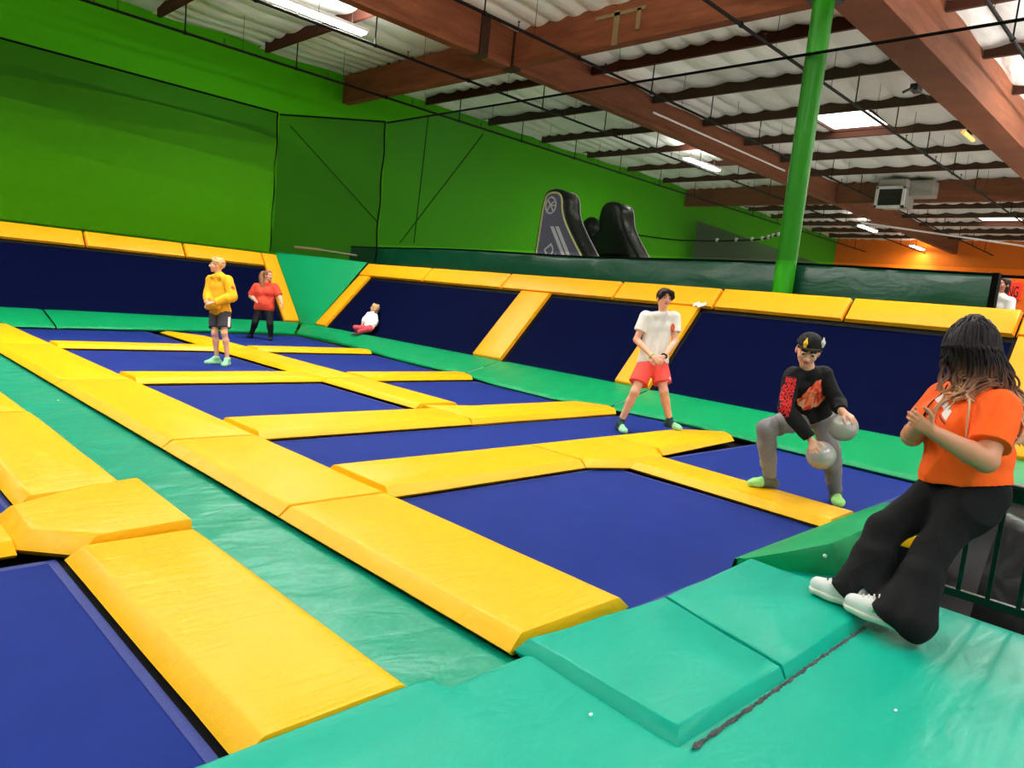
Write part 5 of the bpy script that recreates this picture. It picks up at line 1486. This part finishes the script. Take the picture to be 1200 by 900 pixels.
for q in 'AB':
    a, k_ = J['hip' + q], J['kn' + q]
    o.cone(a, k_, .132, .086, .05); o.ell(a * .7 + k_ * .3 + F.fw * -.02, (.125, .125, .125), None, .06)
    hc = HEMC[q]; m1 = k_ * .55 + hc * .45
    o.cone(k_, m1, .086, .094, .04)
    d_ = unit(hc - k_); x_ = unit(J['to' + q] - J['an' + q]); x_[2] = 0; x_ = unit(x_); y_ = np.cross(UPZ, x_)
    for w1, w2 in ((1, .6), (1, -.6), (-1, .6), (-1, -.6)): o.cone(m1, hc + x_ * .058 * w1 + y_ * .055 * w2, .088, .086, .03)
    n_ = unit(UPZ * -1 + x_ * .55)
    o.cut(hc - UPZ * .03, n_, hc - UPZ * .05, .24)
part('trousers', o, .0055, BP, t, folds=.007, fscale=15, fdir=(1, 1, .3), seed=22)
SHOE = cloth('white_canvas', (222, 224, 226), .7); RUB = mat('white_rubber_sole', (226, 222, 214), .5, .05); LACE = cloth('dark_lace', (40, 40, 58)); LACW = cloth('pale_lace', (228, 214, 214))
for q, lm in (('A', LACE), ('B', LACW)):
    o = SDF(); an, to = J['an' + q], J['to' + q]; d = to - an; d[2] = 0; d = unit(d); x = np.cross(UPZ, d); z = .044
    toe = ARRAY((to[0], to[1], z + .042)) - d * .045; heel = toe - d * .20
    o.cone(heel, toe - d * .08, .046, .048, .02)
    for w in (-1, 1): o.cone(toe - d * .08 + x * w * .012, toe + x * w * .008, .042, .034, .02)
    o.chain([heel + UPZ * .02, toe - d * .085 + UPZ * .012], [.05, .038], .02); o.cone(heel, heel + UPZ * .03, .046, .038, .03)
    o.cut((0, 0, z + .012), (0, 0, -1))
    sh = part('shoe', o, .005, SHOE, t)
    o = SDF()
    for w in (-1, 1): o.chain([heel + x * w * .008 - UPZ * .02, toe - d * .08 + x * w * .018 - UPZ * .02, toe + x * w * .012 - UPZ * .02], [.047, .045, .038], .02)
    o.cut((0, 0, z - .012), (0, 0, -1)); o.cut((0, 0, z + .022), (0, 0, 1))
    part('sole', o, .005, RUB, sh)
    b = bmesh.new()
    for k in range(4):
        c = toe - d * (.045 + .024 * k) + UPZ * (.040 + .009 * k)
        tube(b, [c - x * .024 + d * .008, c + UPZ * .010, c + x * .024 - d * .008], .0042, 6)
    obj('laces', b, lm, sh, smooth=True)
    if q == 'B':
        b = bmesh.new(); bmesh.ops.create_uvsphere(b, u_segments=12, v_segments=8, radius=.011)
        c = toe - d * .13 - x * -.044 + UPZ * .012
        side = x if (x @ TW) > 0 else -x
        c = toe - d * .12 + side * .047 + UPZ * .006
        for v in b.verts: v.co = Vector(c) + v.co
        obj('badge', b, mat('green_badge', (70, 200, 90), .5), sh, smooth=True)
# print on the chest: white blocks of lettering, following the cloth
PRN = mat('white_print', (235, 226, 222), .7, .05); PRD = mat('dark_print_line', (60, 44, 50), .7)
dg = bpy.context.evaluated_depsgraph_get(); shirt = [c for c in t.children if c.name.startswith('shirt')][0]
from mathutils.bvhtree import BVHTree
bv = BVHTree.FromPolygons([v.co for v in shirt.data.vertices], [p.vertices for p in shirt.data.polygons])
def on_shirt(p, dirn, off=.003):
    p = ARRAY(p) - ARRAY(t.location)
    h = bv.ray_cast(Vector(p + unit(dirn) * .6), Vector(-unit(dirn)), 1.2)
    return ARRAY(h[0]) + ARRAY(h[1]) * off + ARRAY(t.location) if h[0] is not None else ARRAY(p) + ARRAY(t.location)
PD = unit(F.fw * .7 + TW * .5)
CC = F.lerp(.95) - F.sx * .13 + F.up * .0
def block(u0, u1, v0, v1, n=8):
    ax = unit(F.sx - F.up * .42); ay = unit(F.up + F.sx * .3)
    return grid_bm(lambda s_, q_: tuple(on_shirt(CC + ax * (u0 + (u1 - u0) * s_) + ay * (v0 + (v1 - v0) * q_), PD)), n, 3)
b = bmesh.new(); parts_ = []
for u0, u1, v0, v1 in ((-.06, -.012, .00, .035), (-.004, .05, .0, .035), (.06, .13, -.012, .035)):
    g = block(u0, u1, v0, v1); me = bpy.data.meshes.new('tmp'); g.to_mesh(me); g.free(); b.from_mesh(me); bpy.data.meshes.remove(me)
obj('chest_print', b, PRN, shirt)
b = bmesh.new()
for u0, u1, v0, v1 in ((.045, .135, -.030, -.022),):
    g = block(u0, u1, v0, v1); me = bpy.data.meshes.new('tmp'); g.to_mesh(me); g.free(); b.from_mesh(me); bpy.data.meshes.remove(me)
obj('print_line', b, PRD, shirt)
# lanyard cord with a small clip
nk0 = J['neck']
side1 = [on_shirt(CC + F.sx * a + F.up * c, PD, .006) for a, c in ((-.03, .10), (-.045, .05), (-.06, .0), (-.07, -.05))]
side2 = [on_shirt(CC + F.sx * a + F.up * c, PD, .006) for a, c in ((.06, .09), (.04, .04), (-.01, -.02), (-.06, -.055))]
b = bmesh.new(); tube(b, catmull(side1, 5), .0032, 6); tube(b, catmull(side2, 5), .0032, 6); tube(b, [side1[-1], side1[-1] - UPZ * .03 + PD * .004], .006, 6)
obj('lanyard', b, BP, t, smooth=True)

# long wavy hair: a mass under many locks, dark at the crown, lighter at the ends
m, nt, p = new_mat('ombre_hair'); L = nt.links
tc = nt.nodes.new('ShaderNodeTexCoord'); sp = nt.nodes.new('ShaderNodeSeparateXYZ'); L.new(tc.outputs['Object'], sp.inputs[0])
nz = N(nt, 'ShaderNodeTexNoise', Scale=26., Detail=3.); mp = nt.nodes.new('ShaderNodeMapping'); mp.inputs['Scale'].default_value = (1, 1, .25); L.new(tc.outputs['Object'], mp.inputs[0]); L.new(mp.outputs[0], nz.inputs['Vector'])
ma = nt.nodes.new('ShaderNodeMath'); ma.operation = 'MULTIPLY_ADD'; L.new(nz.outputs[0], ma.inputs[0]); ma.inputs[1].default_value = .20; L.new(sp.outputs['Z'], ma.inputs[2])
cr = nt.nodes.new('ShaderNodeValToRGB'); mr = nt.nodes.new('ShaderNodeMapRange'); mr.inputs[1].default_value = 1.20; mr.inputs[2].default_value = 1.60; L.new(ma.outputs[0], mr.inputs[0]); L.new(mr.outputs[0], cr.inputs[0])
el = cr.color_ramp.elements; el[0].color = srgb((198, 150, 120)); el[0].position = .12; el[1].color = srgb((22, 15, 19)); el[1].position = .60
e2 = el.new(.36); e2.color = srgb((104, 68, 52))
L.new(cr.outputs[0], p.inputs['Base Color']); p.inputs['Roughness'].default_value = .5; p.inputs['Specular IOR Level'].default_value = .15
OMB = m
Bk = -M[1]; Rr = M[0]; Uu = M[2]
o = SDF(); o.ell(W(0, -.12, .12), ARRAY((.47, .54, .46)) * S, M, .03); o.ell(W(.10, .66, -.18), ARRAY((.25, .30, .42)) * S, M, .03, sub=True)
o.chain([W(0, -.26, .0), W(.06, -.36, -.40), W(.14, -.44, -.80), W(.2, -.5, -1.15)], [.40 * S, .42 * S, .36 * S, .18 * S], .05)
o.chain([W(-.30, -.06, 0.), W(-.36, -.04, -.32), W(-.36, -.06, -.62)], [.22 * S, .14 * S, .05 * S], .04)
hair = part('hair', o, .0055, OMB, t, folds=.006, fscale=40, seed=33)
rnd = random.Random(12); roots = []
for k in range(330):
    a = rnd.uniform(-3.7, 1.9); e = rnd.uniform(.05, 1.35)
    if -.7 < a < .7: continue                                       # a = 0 is the face
    nx, ny, nz_ = math.sin(a) * math.cos(e), math.cos(a) * math.cos(e), math.sin(e)
    top = (.05 * math.sin(a), -.05, .56)
    p1 = (.48 * nx, -.12 + .56 * ny, .12 + .47 * nz_)
    side = -.40 if a < 0 else .34
    fall = rnd.uniform(.9, 1.9)
    if -1.25 < a < 0:
        if k % 3: continue
        fall *= .35
    if a < -2.0 or a > 1.3: fall += .3
    w = rnd.uniform(.03, .06) if -1.25 < a < 0 else rnd.uniform(.09, .20); f_ = rnd.uniform(7, 11); ph = rnd.uniform(0, 6.3)
    pts = [top, (p1[0] * .6, -.08 + (p1[1] + .08) * .6, p1[2] + .10), p1, (.54 * math.sin(a), -.14 + .62 * math.cos(a), -.08)]
    ex, ey = .54 * math.sin(a), -.14 + .62 * math.cos(a)
    tx, ty = ex * .95 + (.48 if ey < 0 else .0), ey - .30 if ey < 0 else ey - .06
    for j in range(1, 10):
        q = j / 9
        pts.append((ex + (tx - ex) * q + w * q * math.sin(f_ * q + ph), ey + (ty - ey) * q + w * q * math.cos(f_ * q * 1.1 + ph), -.05 - fall * q * (1 if a < 0 else .8)))
    lk = [ARRAY(q) for q in catmull([W(*q) for q in pts], 3)]; lift = rnd.uniform(.010, .05)
    for i_, q in enumerate(lk):
        if q[2] > J['neck'][2] + .10: continue
        loc, nrm_, _, dist = bv.find_nearest(Vector(q - ARRAY(t.location)))
        if (Vector(q - ARRAY(t.location)) - loc).dot(nrm_) < lift: lk[i_] = ARRAY(loc + nrm_ * lift) + ARRAY(t.location)
    roots.append(lk)
strands('locks', roots, OMB, hair, r=.0075)
b = bmesh.new(); c = W(-.36, .02, -.17)
tube(b, [tuple(c + (M[1] * math.cos(a) + M[2] * math.sin(a)) * .013) for a in [k * PI / 8 for k in range(16)]], .0022, 6, closed=True)
obj('earring', b, mat('silver_metal', (220, 215, 210), .2, metal=.9), t)

# ======== person in white beyond the barrier end
B0 = ARRAY((13.15, 2.67, 0)); zc = 2.05
J = dict(head=(0, 0, zc + .30), neck=(0, 0, zc + .14), shA=(-.17, 0, zc + .05), shB=(.17, 0, zc + .05), elA=(-.22, .05, zc - .22), elB=(.22, .05, zc - .22), wrA=(-.12, .2, zc - .35), wrB=(.14, .2, zc - .35), hipA=(-.08, 0, zc - .5), hipB=(.08, 0, zc - .5), knA=(-.09, .03, zc - .92), knB=(.09, .03, zc - .92), anA=(-.1, 0, zc - 1.32), anB=(.1, 0, zc - 1.32), toA=(-.1, .1, zc - 1.41), toB=(.1, .1, zc - 1.41))
FWD = unit(-.9 * RT + .3 * TW); SX = np.cross(FWD, UPZ)
J = {k: B0 + SX * v[0] + FWD * v[1] + UPZ * v[2] for k, v in J.items()}
F = Fig(J, .95, 1.0, fwd=FWD); J = F.J
struct('floor_upper_deck', bx(12.2, 16.1, -5.5, 4.8, .4, .62), DECK)
t = thing('person', 'dark-haired person in a white t-shirt beyond the end of the green barrier', 'person', base_of(J, .62))
M = frame_head(FWD, UPZ); S = .225; H = J['head']
o = SDF(); W = head_ops(o, H, M, S); F.neck(o, H, M, S); F.torso(o, -.012)
for q in 'AB':
    F.arm(o, q); F.leg(o, q); hand_ops(o, J['wr' + q], FWD * .7 + UPZ * .2, -UPZ, 1 if q == 'B' else -1, .17); F.foot(o, q)
o.cuts = []
part('body', o, .008, [SKIN2, LIP, HDARK], t, slots=[lips_mask(H, M, S), brow_mask(H, M, S)]); eyes(H, M, S, t)
o = SDF(); o.ell(W(0, -.08, .15), ARRAY((.39, .46, .42)) * S, M, .03); o.ell(W(0, .48, -.14), ARRAY((.36, .42, .50)) * S, M, .03, sub=True); o.ell(W(0, -.15, -.3), ARRAY((.36, .28, .35)) * S, M, .05)
part('hair', o, .008, HDARK, t, folds=.004, fscale=50)
o = SDF(); F.torso(o, .02, loose=.01)
for q in 'AB': F.arm(o, q, .024, .7); sleeve_end(F, o, q, .68)
o.cut(F.pel + F.up * .03, -F.up); part('shirt', o, .009, WT, t, folds=.006, fscale=15)
o = SDF(); hips_ops(F, o, .008)
for q in 'AB': F.leg(o, q, .016, 1.95)
part('trousers', o, .009, BL, t)
# ---------------------------------------------------------------- render look
sc = bpy.context.scene
w = bpy.data.worlds.new('World'); sc.world = w; w.use_nodes = True
w.node_tree.nodes['Background'].inputs[0].default_value = (1, .97, .92, 1); w.node_tree.nodes['Background'].inputs[1].default_value = 1.7
sc.view_settings.view_transform = 'Standard'; sc.view_settings.look = 'None'; sc.view_settings.gamma = 1
sc.view_settings.use_curve_mapping = False
sc.view_settings.exposure = -.05
try:
    sc.cycles.use_denoising = True
    sc.cycles.max_bounces = 8; sc.cycles.transparent_max_bounces = 16
    sc.cycles.sample_clamp_indirect = 6
except Exception: pass
